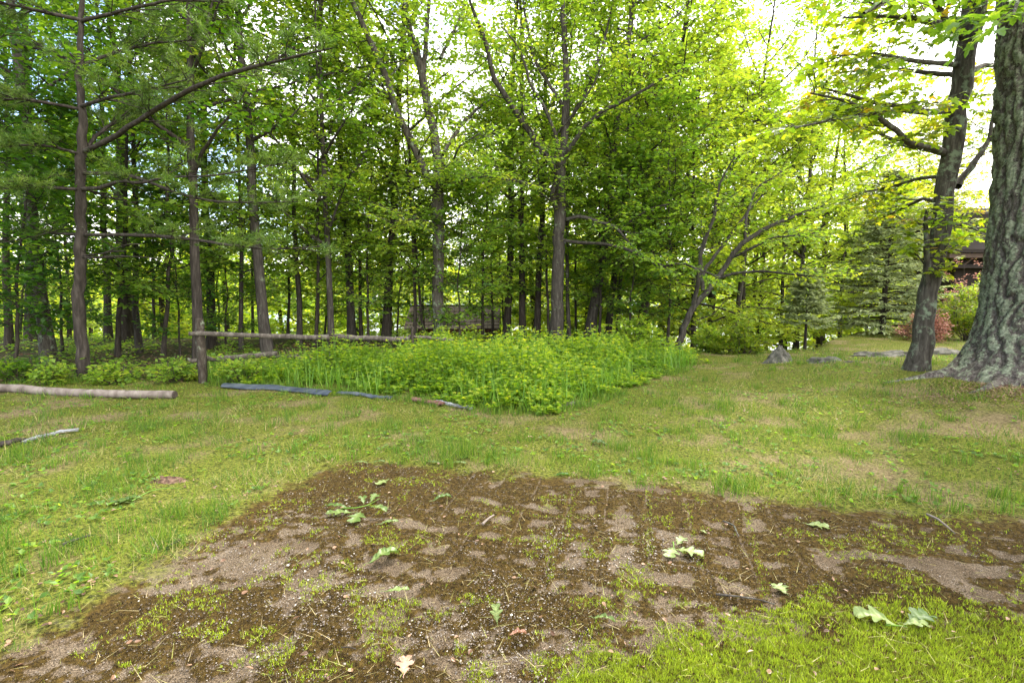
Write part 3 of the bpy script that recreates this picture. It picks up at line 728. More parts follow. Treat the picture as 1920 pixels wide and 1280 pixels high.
hero('maple_tree', 'mottled grey maple with thin side branches, standing left of the huge old trunk',
     [(1716, 712, .19), (1722, 680, .15), (1736, 590, .122), (1750, 500, .120), (1765, 400, .122), (1782, 300, .124), (1797, 200, .122), (1812, 100, .118), (1823, 20, .13), (1836, -80, .11), (1850, -220, .09), (1870, -400, .04)],
     [([(1772, 288, .05), (1745, 276, .045), (1705, 271, .04), (1680, 246, .032), (1640, 216, .026), (1590, 190, .02), (1520, 175, .01)], -1.4, .55),
      ([(1772, 290, .035), (1730, 278, .03), (1690, 272, .026), (1640, 245, .018), (1570, 215, .01)], .9, .5),
      ([(1788, 206, .05), (1745, 212, .04), (1700, 202, .035), (1640, 193, .026), (1590, 178, .02), (1540, 165, .01)], -.9, .55),
      ([(1788, 204, .04), (1750, 212, .035), (1700, 208, .03), (1640, 212, .022), (1560, 225, .015), (1490, 240, .008)], -1.8, .5),
      ([(1796, 142, .04), (1755, 138, .035), (1710, 132, .028), (1650, 128, .02), (1560, 140, .01)], .8, .55),
      ([(1793, 122, .04), (1750, 118, .032), (1700, 112, .025), (1640, 100, .015), (1570, 105, .008)], -1.3, .6),
      ([(1806, 70, .05), (1780, 48, .04), (1758, 15, .035), (1740, -30, .03), (1700, -90, .015)], -1.2, .8),
      ([(1800, 38, .045), (1745, 44, .035), (1700, 32, .03), (1650, 30, .02), (1580, 34, .01)], -1.0, .7),
      ([(1795, 350, .05), (1815, 320, .05), (1838, 290, .04), (1855, 262, .03), (1862, 220, .02), (1870, 160, .01)], .5, .6),
      ([(1818, 135, .04), (1845, 122, .035), (1880, 125, .02), (1920, 110, .01)], 1.6, .7),
      ([(1738, 560, .04), (1737, 500, .04), (1736, 440, .032), (1737, 395, .02)], -.3, .25),
      ([(1764, 380, .03), (1730, 372, .025), (1690, 392, .02), (1650, 410, .01)], 1.6, .6),
      ([(1775, 330, .03), (1720, 335, .025), (1670, 350, .02), (1600, 365, .01)], 1.0, .6),
      ([(1760, 430, .03), (1790, 420, .025), (1820, 425, .018), (1845, 440, .01)], 1.0, .7)],
     7.5, 'bark_mottled', 'maple_yellow', 104, n2=9, len2=1.0, n3=5, len3=.4, nl=7, size=.10, templ=MAPLE, u0=.2, flat=.85, tint=(.45, .22), top=4)

# the huge old trunk at the right border -------------------------------------------------
def big_tree():
    rng = rngf(77)
    cx, cy = at(1975, 700, 6.7)[0], 6.7
    base = on_ground(cx, cy, 0)
    root = empty('old_oak_tree', base, 'huge old trunk with deeply furrowed lichen-covered bark at the right border', 'tree')
    n, s = 330, 220
    zz = np.concatenate([np.linspace(-.45, 2.2, 190), np.linspace(2.2, 9, 141)[1:]])
    an = np.arange(s)/s*2*math.pi
    Zg, Ag = np.meshgrid(zz, an, indexing='ij')
    rad = .50+.05*np.exp(-np.maximum(Zg, 0)/1.6)-.02*Zg
    flare = np.exp(-np.maximum(Zg, -.12)/.36)
    lobes = .30+.34*np.maximum(0, np.cos(Ag-math.radians(188)))**3+.26*np.maximum(0, np.cos(Ag-math.radians(265)))**4+.2*np.maximum(0, np.cos(Ag-math.radians(20)))**3+.16*np.maximum(0, np.cos(Ag-math.radians(110)))**3
    rad = rad+flare*lobes*.62+.05*np.exp(-np.maximum(Zg, 0)/1.0)
    # furrows: ridges running up the trunk, broken into plates
    def per(fa, fz, sd):
        x = np.cos(Ag)*fa; y = np.sin(Ag)*fa
        return fbm(x+Zg*fz*.35+50, y+Zg*fz+80, sd, 3)
    wv = (per(1.6, 2.2, 5)-.5)*2.2
    ridge = 1-np.abs(((Ag*27/(2*math.pi)+wv*1.6) % 1)*2-1)
    plates = vnoise(np.floor(Ag*27/(2*math.pi)+wv*1.6)*7.7, Zg*4.2, 8)
    bark = np.clip(ridge*1.9, 0, 1)*(.6+.4*sstep(.2, .5, plates))
    rad = rad+bark*.042+(per(6, 6, 12)-.5)*.05+(per(22, 18, 13)-.5)*.05
    ey = [-400, 0, 300, 500, 600, 690]; ex = [1866, 1868, 1867, 1856, 1853, 1850]
    ez = []; ec = []
    for yy, xx in zip(ey, ex):
        q = at(xx, yy, 7.05); ez.append(q[2]-base[2]); ec.append(q[0])
    o_ = np.argsort(ez); ctr = np.interp(Zg, np.array(ez)[o_], np.array(ec)[o_])+.707*(.50-.02*Zg)-base[0]
    X = rad*np.cos(Ag)+ctr; Y = rad*np.sin(Ag)
    V = np.stack([X, Y, Zg], -1).reshape(-1, 3)
    idx = np.arange(len(zz)*s).reshape(len(zz), s)
    a = idx[:-1]; b = np.roll(a, -1, 1); c = idx[1:]; d = np.roll(c, -1, 1)
    g = Geo(); g.add(V, np.stack([a, b, d, c], -1).reshape(-1, 4), bark.ravel())
    m, nn, l = mat_new('furrowed_bark')
    o = nn.new("ShaderNodeOutputMaterial"); tcn = nn.new("ShaderNodeTexCoord"); at_ = nn.new("ShaderNodeAttribute"); at_.attribute_name = 'tint'
    mpn = nn.new("ShaderNodeMapping"); mpn.inputs['Scale'].default_value = (7, 7, 3.2); l.new(tcn.outputs['Object'], mpn.inputs[0])
    f1 = noise(nn, l, mpn.outputs[0], 5, 8, .72, .3)
    r = ramp(nn, [(.32, (.020, .016, .014)), (.5, (.085, .071, .062)), (.68, (.19, .165, .145))]); l.new(f1.outputs['Fac'], r.inputs[0])
    f2 = noise(nn, l, tcn.outputs['Object'], 11, 9, .8, .2)
    mm = nn.new("ShaderNodeMath"); mm.operation = 'MULTIPLY_ADD'; mm.inputs[1].default_value = .14; l.new(at_.outputs['Fac'], mm.inputs[0]); l.new(f2.outputs['Fac'], mm.inputs[2])
    r2 = ramp(nn, [(.585, (0, 0, 0)), (.615, (1, 1, 1))]); l.new(mm.outputs[0], r2.inputs[0])
    f3 = noise(nn, l, tcn.outputs['Object'], 30, 3, .6)
    rl = ramp(nn, [(.35, (.10, .115, .075)), (.6, (.25, .27, .19)), (.8, (.42, .43, .33))]); l.new(f3.outputs['Fac'], rl.inputs[0])
    mx = nn.new("ShaderNodeMixRGB"); l.new(r2.outputs[0], mx.inputs[0]); l.new(r.outputs[0], mx.inputs[1]); l.new(rl.outputs[0], mx.inputs[2])
    p = nn.new("ShaderNodeBsdfPrincipled"); p.inputs['Roughness'].default_value = .95; p.inputs['Specular IOR Level'].default_value = .1
    l.new(mx.outputs[0], p.inputs['Base Color'])
    bp = nn.new("ShaderNodeBump"); bp.inputs['Strength'].default_value = .8; bp.inputs['Distance'].default_value = .03
    l.new(f1.outputs['Fac'], bp.inputs['Height']); l.new(bp.outputs[0], p.inputs['Normal']); l.new(p.outputs[0], o.inputs[0])
    obj('trunk', g, m, root, True)
    # surface roots
    for ang, L, r0 in ((math.radians(172), 1.5, .13), (math.radians(200), 1.3, .12), (math.radians(235), 1.2, .12)):
        t = np.linspace(0, 1, 14)
        xs = (.75+t*L)*math.cos(ang)+.1*np.sin(t*4); ys = (.75+t*L)*math.sin(ang)+.08*np.sin(t*5+1)
        zz_ = height(xs+base[0], ys+base[1])-base[2]+.07-.13*t
        g = Geo(); rr = r0*(1-t*.8)*(1+rng.normal(0, .08, 14)); tubes(g, np.column_stack([xs, ys, zz_]), rr, 10, .4)
        obj('root', g, m, root, True)
    # lower boughs over the lawn edge with big leaves
    br = Geo(); lf = Geo(); LL = []
    for pts, dd, sc in (([(1900, -260, .12), (1820, -160, .09), (1740, -60, .06), (1680, -5, .03), (1620, 25, .015)], -1.2, .8),
                        ([(1900, -300, .12), (1800, -240, .1), (1650, -150, .07), (1560, -60, .04), (1500, -10, .015)], .3, 1.0),
                        ([(1910, -200, .10), (1870, -110, .06), (1850, -20, .03), (1840, 60, .012)], -1.2, .55),
                        ([(1930, -300, .10), (1960, -160, .06), (1930, -50, .03), (1900, 30, .012)], -1.8, .55)):
        P, R = px_line(pts, 6.6, dd); P = P-base
        gg = Geo(); add_noise_tube(gg, rng, P, R, 14, 8); obj('limb', gg, m, root, True); LL.append((P, R, sc))
    flesh(rng, LL, br, lf, n2=8, len2=.9, n3=5, len3=.4, nl=5, size=.12, templ=MAPLE, u0=.35, flat=.7, tint=(.42, .2))
    branches_tag(obj('branches', br, M['bark_old'], root, True)); obj('crown', lf, M['maple'], root)
    return root
big_tree()

# white pine on the left -----------------------------------------------------------------
def needles(geo, rng, P3, per_tw, nn_, length, tint0=.5, spread=1.0):
    """needle tufts along twig polylines P3 (q,n,3)"""
    q = len(P3)
    u = rng.uniform(.15, 1, (q, per_tw)); A, T = sample_on(P3, u)
    A = np.repeat(A.reshape(-1, 3), nn_, 0); T = np.repeat(T.reshape(-1, 3), nn_, 0)
    k = len(A)
    D = nrm(T*1.0+rng.normal(0, .75*spread, (k, 3))+UP*.1)
    Sd = nrm(np.cross(D, rng.normal(0, 1, (k, 3))))*.0035
    L = length*rng.uniform(.6, 1.15, k)
    A = A+rng.normal(0, .01, A.shape)
    V = np.stack([A-Sd, A+Sd, A+D*L[:, None]], 1).reshape(-1, 3)
    tt = np.clip(np.repeat(np.repeat(rng.normal(tint0, .2, q), per_tw*nn_)+rng.normal(0, .12, k), 3), 0, 1)
    geo.add(V, np.arange(3*k).reshape(-1, 3), tt)

def pine():
    rng = rngf(55); d = 8.6
    P, R = px_line([(158, 712, .11), (152, 650, .09), (148, 560, .085), (149, 450, .08), (152, 350, .075), (153, 285, .07), (152, 200, .055), (151, 120, .045), (152, 0, .035), (154, -130, .03)], d)
    base = on_ground(P[0, 0], P[0, 1], 0); P[0] = base-[0, 0, .05]
    root = empty('pine_tree', base, 'slender pine with long level feathery boughs and dead twigs, behind the log', 'tree')
    g = Geo(); add_noise_tube(g, rng, P-base, R, 40, 14, .5, .05); obj('trunk', g, M['bark_brown'], root, True)
    boughs = [  # px line, depth drift, side-branch reach, needles?
     ([(155, 285, .04), (195, 268, .04), (240, 240, .04), (265, 222, .034), (310, 195, .035), (360, 165, .032), (430, 138, .028), (500, 120, .02), (560, 105, .015), (625, 90, .008)], -2.2, 1.0, 1),
     ([(155, 440, .03), (230, 440, .028), (290, 442, .026), (360, 448, .022), (430, 460, .018), (510, 468, .012), (600, 462, .006)], -1.8, .9, 1),
     ([(155, 325, .03), (230, 325, .028), (280, 342, .024), (340, 365, .02), (400, 378, .015), (470, 380, .01), (560, 378, .006)], -1.5, .8, 1),
     ([(152, 355, .035), (190, 352, .03), (228, 338, .025), (260, 345, .02), (310, 332, .016), (400, 330, .012), (540, 305, .006)], -1.3, .8, 1),
     ([(155, 285, .03), (180, 255, .03), (205, 235, .025), (250, 215, .018), (290, 190, .008)], 1.0, .8, 1),
     ([(153, 290, .025), (100, 275, .02), (50, 272, .015), (-20, 278, .008)], -1.0, .7, 1),
     ([(152, 355, .03), (90, 352, .022), (40, 348, .016), (-40, 352, .008)], -1.3, .8, 1),
     ([(150, 200, .03), (200, 185, .025), (270, 170, .018), (350, 150, .008)], -1.5, .9, 1),
     ([(152, 205, .03), (100, 195, .025), (40, 185, .018), (-30, 190, .008)], -.8, .9, 1),
     ([(150, 125, .03), (210, 100, .025), (290, 80, .018), (380, 75, .008)], .8, .9, 1),
     ([(150, 122, .03), (90, 95, .025), (30, 85, .018), (-40, 95, .008)], 1.2, .9, 1),
     ([(152, 40, .03), (230, 20, .025), (320, 0, .018), (430, 5, .008)], -1.0, .9, 1),
     ([(152, 38, .03), (70, 20, .025), (0, 5, .018), (-80, 0, .008)], -.6, .9, 1),
     ([(148, 440, .025), (110, 438, .02), (90, 436, .012), (60, 440, .006)], 1.0, .4, 1),
     ([(152, 482, .022), (190, 483, .02), (225, 480, .014), (270, 482, .006)], -.6, .5, 0),
     ([(152, 480, .015), (195, 475, .014), (225, 462, .008), (240, 458, .004)], -1.0, .4, 0),
     ([(150, 350, .02), (180, 362, .018), (210, 372, .012), (250, 380, .005)], .8, .5, 0)]
    br = Geo(); nd = Geo()
    for pts, dd, sc, ne in boughs:
        p, r = px_line(pts, d, dd); p = p-base
        gg = Geo(); add_noise_tube(gg, rng, p, r, 18, 7, .5, .05); obj('bough', gg, M['bark_brown'], root, True)
        n = 20
        LP, LR = resample(p, r, n)
        k = int(20*sc) if ne else 8
        u = rng.uniform(.22 if ne else .1, 1, (1, k)); A, T = sample_on(LP[None], u)
        side = nrm(np.cross(T, UP[None, None])); alt = np.where(np.arange(k) % 2, 1., -1.)[None, :, None]
        D = (T*.75+side*alt*rng.uniform(.4, 1, (1, k, 1))+rng.normal(0, .15, T.shape)+UP*.12)[0]
        L = (.95*sc*(1.1-.7*u[0])*rng.uniform(.5, 1.2, k)) if ne else rng.uniform(.1, .4, k)
        P2 = grow(rng, A[0], D, L, 6, .08, .02)
        tubes(br, P2, np.array([.009, .008, .007, .006, .005, .003])[None].repeat(k, 0), 4)
        if not ne: continue
        u3 = rng.uniform(.25, 1, (k, 6)); u3[:, -1] = .98
        A3, T3 = sample_on(P2, u3)
        D3 = T3+rng.normal(0, .55, T3.shape)*[1, 1, .5]
        P3 = grow(rng, A3.reshape(-1, 3), D3.reshape(-1, 3), rng.uniform(.12, .32, k*6), 3, .05, .03)
        tubes(br, P3, np.full((len(P3), 3), .003), 3)
        needles(nd, rng, P3, 4, 9, .105)
    branches_tag(obj('branches', br, M['bark_dark'], root, True)); obj('needles', nd, M['pine'], root)
pine()
# ------------------------------------------------------------------ spruces
def spruce(seed, px, d, H, W, label, z_first=.25, n_wh=22, dens=1.0, sparse=0):
    rng = rngf(seed); x = at(px, 600, d)[0]
    base = on_ground(x, d, -.03)
    root = empty('spruce_tree', base, label, 'tree')
    g = Geo(); zz = np.linspace(0, H, 12)
    tubes(g, np.column_stack([0*zz, 0*zz, zz]), .018*H*(1-.93*zz/H)+.004, 8); obj('trunk', g, M['bark_brown'], root, True)
    br = Geo(); nd = Geo()
    S0, D0, L0 = [], [], []
    for i in range(n_wh):
        z = z_first+(H-z_first-.05)*(i/n_wh)**.95
        k = int(rng.integers(6, 9))
        rad = W/2*(1-(z/H))**.85*rng.uniform(.85, 1.1)+.08
        a0 = rng.uniform(0, 6.28)
        for j in range(k):
            a = a0+j*2*math.pi/k+rng.normal(0, .12)
            S0.append([0, 0, z+rng.normal(0, .04)]); e = .02+.5*(z/H)
            D0.append([math.cos(a)*math.cos(e), math.sin(a)*math.cos(e), math.sin(e)]); L0.append(rad*rng.uniform(.8, 1.15))
    S0, D0, L0 = np.array(S0), np.array(D0), np.array(L0)
    P = grow(rng, S0, D0, L0, 7, .03, -.035); P[:, -2:, 2] += (L0*.05)[:, None]*np.array([.6, 1.6])
    tubes(br, P, np.maximum(L0*.014, .005)[:, None]*np.linspace(1, .3, 7), 4)
    k2 = int(15*dens)
    u = .18+.82*(np.arange(k2)[None]+rng.uniform(0, 1, (len(P), k2)))/k2
    A, T = sample_on(P, u)
    side = nrm(np.cross(T, UP[None, None])); alt = np.where(np.arange(k2) % 2, 1., -1.)[None, :, None]
    D = (T*.8+side*alt*.75+rng.normal(0, .1, T.shape)-UP*.12).reshape(-1, 3)
    L = (L0[:, None]*.42*(1.15-u)*rng.uniform(.7, 1.2, u.shape)).ravel()+.05
    P2 = grow(rng, A.reshape(-1, 3), D, L, 4, .05, -.05)
    # flat needle sprays: narrow twig blades with a serrated look
    q = len(P2); kk = 7
    uu = rng.uniform(.05, 1, (q, kk)); A3, T3 = sample_on(P2, uu)
    side = nrm(np.cross(T3, UP[None, None])); alt = np.where(np.arange(kk) % 2, 1., -1.)[None, :, None]
    D3 = (T3*.7+side*alt*.6+rng.normal(0, .2, T3.shape)-UP*.15).reshape(-1, 3)
    N3 = (UP+rng.normal(0, .35, T3.shape)).reshape(-1, 3)
    tt = np.clip(.42+np.repeat(rng.normal(0, .12, q), kk)+.35*(uu.ravel()-.5)+rng.normal(0, .1, q*kk), 0, 1)
    leaves(nd, rng, A3.reshape(-1, 3), D3, N3, rng.uniform(.07, .15, q*kk)*(.6+.1*H), (LEAF2[0]*[1, .6, 1], LEAF2[1]), tt)
    branches_tag(obj('branches', br, M['bark_dark'], root, True)); obj('needles', nd, M['spruce'], root)
spruce(201, 1655, 17.0, 5.4, 4.0, 'tall grey-green spruce with drooping layered boughs behind the grass mound', .3, 26, 1.2)
spruce(202, 1512, 13.6, 2.2, 1.7, 'small pale grey-green spruce with bare lower trunk behind the pointed rock', .75, 13, 1.0)

# ------------------------------------------------------------------ shrubs
def shrub(name, px, py, d, W, H, label, leafm, seed, size=.07, tint=(.5, .18), stems=26, n2=6, n3=4, nl=7, cat='shrub', lift=0, flat=.4):
    rng = rngf(seed); p0 = at(px, py, d); base = on_ground(p0[0], d, -.02)
    root = empty(name, base, label, cat)
    az = rng.uniform(0, 6.28, stems); el = rng.uniform(.25, 1.45, stems)
    D = np.column_stack([np.cos(az)*np.cos(el), np.sin(az)*np.cos(el), np.sin(el)+.2])
    L = np.sqrt((np.cos(el)*W/2)**2+(np.sin(el)*H*.9)**2)*rng.uniform(.7, 1.05, stems)
    P = grow(rng, rng.normal(0, .06, (stems, 3))*[1, 1, 0], D, L, 8, .09, .0)
    g = Geo(); R = .013*np.linspace(1, .3, 8)[None].repeat(stems, 0); tubes(g, P, R, 5)
    lf = Geo()
    flesh(rng, [(P[i], R[i], L[i]) for i in range(stems)], g, lf, n2=n2, len2=.35, n3=n3, len3=.16, nl=nl, size=size, u0=.25, flat=flat, tint=tint, twig_r=.003, droop=.1)
    obj('stems', g, M['twig'], root, True); obj('foliage', lf, M[leafm], root)
shrub('shrub', 1815, 630, 15.0, 2.3, 2.1, 'round yellow-green bush between the mottled trunk and the huge old trunk', 'maple_yellow', 301, .075, (.42, .2), 34, 7, 5)
shrub('azalea_bush', 1735, 650, 14.2, 1.5, .95, 'low salmon-coloured bush behind the foot of the mottled maple', 'azalea', 302, .06, (.5, .2), 30)
shrub('azalea_bush', 1835, 560, 18.5, 1.4, 3.2, 'pink-flowering bush high behind the yellow-green bush beside the old trunk', 'azalea', 303, .07, (.75, .15), 20)
shrub('shrub', 1390, 665, 11.8, 1.1, .95, 'bright yellow-green leafy shrub left of the pointed rock', 'maple_yellow', 304, .075, (.45, .18), 20, 5, 4)
shrub('shrub', 1335, 668, 12.4, 1.2, .8, 'low green shrub just right of the bramble patch', 'maple', 305, .075, (.75, .15), 18, 5, 4)
shrub('shrub', 850, 640, 10.2, .9, 1.05, 'pale large-leaved shrub rising from the brambles in front of the shed', 'maple_yellow', 306, .10, (.35, .15), 12, 4, 4, 6)
shrub('shrub', 1185, 650, 12.2, 1.2, 1.0, 'green shrub at the back of the bramble patch below the right-leaning trunks', 'maple', 307, .09, (.7, .15), 16, 5, 4)
for i, (px, d, W, H, lab) in enumerate([
        (30, 8.2, 1.0, .35, 'low leafy plant behind the left end of the log'),
        (95, 8.0, .8, .3, 'low leafy plant behind the log, left of the pine foot'),
        (215, 8.1, .8, .32, 'low leafy plant behind the log, right of the pine foot'),
        (330, 8.3, .8, .4, 'low leafy plant at the left of the fence post foot'),
        (455, 8.0, .9, .5, 'low leafy plant behind the blue-grey sheet')]):
    shrub('leafy_plant', px, 700, d, W, H, lab, 'maple' if i else 'maple_dark', 320+i, .07, (.6, .2), 12, 4, 3, 6, 'plant')

# ------------------------------------------------------------------ shed in the wood
def box(g, lo, hi, tint=.5, rot=None, org=None):
    lo = np.array(lo, float); hi = np.array(hi, float)
    V = np.array([[x, y, z] for x in (lo[0], hi[0]) for y in (lo[1], hi[1]) for z in (lo[2], hi[2])])
    if rot is not None: V = V@np.array(rot).T
    if org is not None: V = V+org
    F = [[0, 1, 3, 2], [4, 6, 7, 5], [0, 4, 5, 1], [2, 3, 7, 6], [0, 2, 6, 4], [1, 5, 7, 3]]
    g.add(V, F, tint)
M['shed_wall'] = simple_mat('weathered_red_boards', [(.045, .018, .013), (.105, .042, .028), (.15, .07, .05)], 3, .9, (9, 9, 1))
M['shed_roof'] = simple_mat('faded_shingles', [(.05, .036, .030), (.10, .074, .062), (.16, .13, .11)], 2.2, .95, (1, 1, 1))
M['house_dark'] = simple_mat('dark_brown_siding', [(.012, .009, .008), (.028, .020, .016)], 4, .9, (1, 1, 8))
M['house_trim'] = simple_mat('brown_timber', [(.04, .026, .02), (.09, .06, .045)], 5, .8, (1, 1, 8))
def shed():
    x0 = at(766, 600, 20.0)[0]; x1 = at(930, 600, 20.0)[0]
    zb = float(height((x0+x1)/2, 21.5))-.1; ze = at(800, 611, 20.0)[2]; zr = ze+.75
    root = empty('shed', ((x0+x1)/2, 21.2, zb), 'low weathered red-brown shed with faded shingle roof among the trunks', 'shed')
    ox = -(x0+x1)/2; W = (x1-x0)/2; D = 1.25
    g = Geo()
    for sx, sy, ex, ey in ((-W, -D, W, -D), (W, -D, W, D), (W, D, -W, D), (-W, D, -W, -D)):
        n = int(math.hypot(ex-sx, ey-sy)/.2)
        for i in range(n):
            t0, t1 = i/n, (i+1)/n-.012
            a = np.array([sx+(ex-sx)*t0, sy+(ey-sy)*t0]); b = np.array([sx+(ex-sx)*t1, sy+(ey-sy)*t1])
            nn_ = np.array([b[1]-a[1], -(b[0]-a[0])]); nn_ = nn_/np.linalg.norm(nn_)*.025
            hh = ze-zb
            V = [[a[0], a[1], 0], [b[0], b[1], 0], [b[0]-nn_[0], b[1]-nn_[1], 0], [a[0]-nn_[0], a[1]-nn_[1], 0]]
            V = V+[[v[0], v[1], hh] for v in V]
            g.add(V, [[0, 1, 5, 4], [1, 2, 6, 5], [2, 3, 7, 6], [3, 0, 4, 7], [4, 5, 6, 7]])
    tag(obj('wall', g, M['shed_wall'], root), kind=None)
    for s in (-1, 1):
        gg = Geo()
        V = [[s*W, -D, ze-zb], [s*W, D, ze-zb], [s*W, 0, zr-zb-.05], [s*(W-.04), -D, ze-zb], [s*(W-.04), D, ze-zb], [s*(W-.04), 0, zr-zb-.05]]
        gg.add(V, [[0, 1, 2], [5, 4, 3], [0, 3, 1], [1, 3, 4], [1, 4, 2], [2, 4, 5], [2, 5, 0], [0, 5, 3]])
        obj('gable', gg, M['shed_wall'], root)
    me = None
    rows = 7
    sl = math.hypot(D+.18, zr-ze+.12); an = math.atan2(zr-ze+.1, D+.18)
    for s in (-1, 1):
        for i in range(rows):
            g2 = Geo(); rng = rngf(900+i+int(s)*20)
            t0 = i/rows*sl; L = sl/rows+.06
            n = 16
            for j in range(n):
                a = -W-.15+(2*W+.3)*j/n; b = -W-.15+(2*W+.3)*(j+1)/n-.012
                dy0 = (D+.18)-t0*math.cos(an); z0 = (ze-zb-.1)+t0*math.sin(an)+.02+rng.uniform(0, .012)
                dy1 = (D+.18)-(t0+L)*math.cos(an); z1 = (ze-zb-.1)+(t0+L)*math.sin(an)
                V = [[a, s*dy0, z0], [b, s*dy0, z0], [b, s*dy1, z1], [a, s*dy1, z1], [a, s*dy0, z0-.03], [b, s*dy0, z0-.03], [b, s*dy1, z1-.03], [a, s*dy1, z1-.03]]
                g2.add(V, [[0, 1, 2, 3], [0, 4, 5, 1], [7, 6, 5, 4], [1, 5, 6, 2], [3, 7, 4, 0]], rng.uniform())
            obj('shingle_row', g2, M['shed_roof'], root)
shed()

# corner of the dark house behind the old trunk
def house():
    d = 21.0; a = at(1782, 480, d); zb = a[2]
    root = empty('house', (a[0]+3, d+3, float(height(a[0]+3, d+3))), 'dark brown raised house corner with braced eave behind the huge old trunk', 'house')
    org = np.array([-3, -3, -float(height(a[0]+3, d+3))])
    g = Geo(); box(g, [1.0, .9, 0.1], [7.5, 7.5, 4.6]); o = obj('wall', Geo_shift(g, org), M['house_dark'], root)
    g = Geo()
    # sloping roof with deep eave
    z0, z1 = zb+.28, zb+1.9
    V = np.array([[0, 0, z0], [8, 0, z0], [8, 4, z1+.6], [0, 4, z1+.6], [0, 8, z0], [8, 8, z0]])+org
    V2 = V-[0, 0, .14]
    g.add(np.vstack([V, V2]), [[0, 1, 2, 3], [3, 2, 5, 4], [7, 6, 9, 8], [8, 9, 10, 11], [0, 6, 7, 1], [4, 5, 11, 10]]); g.add(np.vstack([V, V2]), [[0, 3, 6], [3, 9, 6], [3, 4, 9], [4, 10, 9]])
    obj('roof', g, M['house_dark'], root)
    g = Geo(); box(g, [.05, .1, z0-.34], [7.9, .28, z0-.16]); obj('eave_beam', Geo_shift(g, org), M['house_trim'], root)
    g = Geo(); box(g, [.1, .3, z0-.75], [7.9, 1.0, z0-.60]); obj('deck_edge', Geo_shift(g, org), M['house_dark'], root)
    for i in range(5):
        x = .35+i*.62; g = Geo()
        P = np.array([[x+.3, .15, z0-.18], [x-.05, .4, z0-.62]])+org; tubes(g, P, np.array([.035, .035]), 4)
        obj('brace', g, M['house_trim'], root)
def Geo_shift(g, org):
    g.V = [v+org for v in g.V]; return g
house()

# ------------------------------------------------------------------ rail fence
M['fence_wood'] = bark_mat('weathered_fence_wood', (.035, .029, .024), (.090, .076, .062), (.18, .16, .135), (.16, .19, .12), .62, 1.6, .6, 4)
M['fence_post'] = bark_mat('weathered_post_wood', (.018, .014, .011), (.052, .041, .031), (.12, .105, .085), (.20, .23, .16), .58, 1.8, .7, 3)
def beam(p0, p1, w, h, seed, n=18):
    """rough split rail as one mesh"""
    rng = rngf(seed); p0 = np.array(p0, float); p1 = np.array(p1, float)
    t = np.linspace(0, 1, n)[:, None]; ax = nrm((p1-p0)[None])[0]; sd = nrm(np.cross(ax, UP)[None])[0]; up = np.cross(sd, ax)
    c = p0*(1-t)+p1*t+up*(np.cumsum(rng.normal(0, .006, n))[:, None])
    an = np.array([.3, 1.2, 1.9, 2.8, 3.5, 4.2, 5.0, 5.8]); rr = 1+rng.normal(0, .1, 8)
    V = []
    for i in range(n):
        k = (.8 if i in (0, n-1) else .95 if i in (1, n-2) else 1.0)*(1+rng.normal(0, .05))
        for a, r in zip(an, rr): V.append(c[i]+sd*math.cos(a)*w*.5*r*k+up*math.sin(a)*h*.5*r*k*(1+rng.normal(0, .05)))
    V = np.array(V); idx = np.arange(n*8).reshape(n, 8)
    g = Geo(); a = idx[:-1]; b = np.roll(a, -1, 1); c2 = idx[1:]; d = np.roll(c2, -1, 1)
    g.add(V, np.stack([a, b, d, c2], -1).reshape(-1, 4))
    for e in (0, n-1):
        r = V[idx[e]]; g.add(np.vstack([r, r.mean(0)]), [[i, (i+1) % 8, 8] for i in range(8)])
    return g
def fence():
    base = gp(382, 718)
    root = empty('rail_fence', base, 'weathered grey split rail fence with a tall post at its left end', 'fence')
    def post(px, py0, py1, d, w, seed, lean=0):
        p0 = at(px, py0, d); p0[2] = float(height(p0[0], d))-.1; p1 = at(px+lean, py1, d)
        obj('post', Geo_shift(beam(p0, p1, w, w, seed, 14), -base), M['fence_post'], root, True)
    D0 = base[1]
    post(382, 718, 597, D0, .135, 1, -6)
    post(622, 690, 622, D0+.6, .10, 2)
    post(772, 680, 612, D0+1.1, .055, 3)
    def rail(a, da, b, db, w, h, seed):
        obj('rail', Geo_shift(beam(at(*a, da), at(*b, db), w, h, seed), -base), M['fence_wood'], root, True)
    rail((354, 626), D0-.1, (618, 636), D0+.5, .07, .09, 11)
    rail((592, 632), D0+.62, (768, 637), D0+1.0, .07, .09, 12)
    rail((766, 630), D0+1.15, (850, 641), D0+1.6, .06, .06, 13)
    rail((352, 674), D0-.05, (392, 671), D0+.1, .06, .06, 14)
    rail((388, 671), D0+.12, (520, 664), D0+.5, .07, .09, 15)
    rail((498, 668), D0+.6, (640, 676), D0+.9, .06, .06, 16)
fence()

# log, sheet, boards ---------------------------------------------------
M['log_wood'] = bark_mat('bare_log_wood', (.075, .058, .047), (.19, .155, .13), (.31, .27, .235), (.10, .085, .06), .58, .8, .3, 2)
M['log_end'] = simple_mat('dark_log_end', [(.03, .022, .018), (.08, .06, .05)], 20)
def log():
    rng = rngf(8)
    a = gp(-90, 734); b = gp(326, 748)
    n = 26; t = np.linspace(0, 1, n)
    r = .060-.004*t
    P = a[None]*(1-t[:, None])+b[None]*t[:, None]; P[:, 2] = height(P[:, 0], P[:, 1])+r*.88+.01*np.sin(t*9)
    P[:, 1] += .03*np.sin(t*7)
    root = empty('log', P[-1]-[0, 0, r[-1]], 'long bare pale log lying in the grass at the left border', 'log')
    g = Geo(); tubes(g, P-np.array(root.location), r*(1+rng.normal(0, .03, n)), 18); obj('stem', g, M['log_wood'], root, True)
    g = Geo(); e = P[-1]-np.array(root.location); tubes(g, np.array([e-(P[-1]-P[-2])*.01, e+nrm((P[-1]-P[-2])[None])[0]*.012]), np.array([r[-1]*.94, r[-1]*.86]), 18, .5, True)
    obj('cut_end', g, M['log_end'], root)
log()
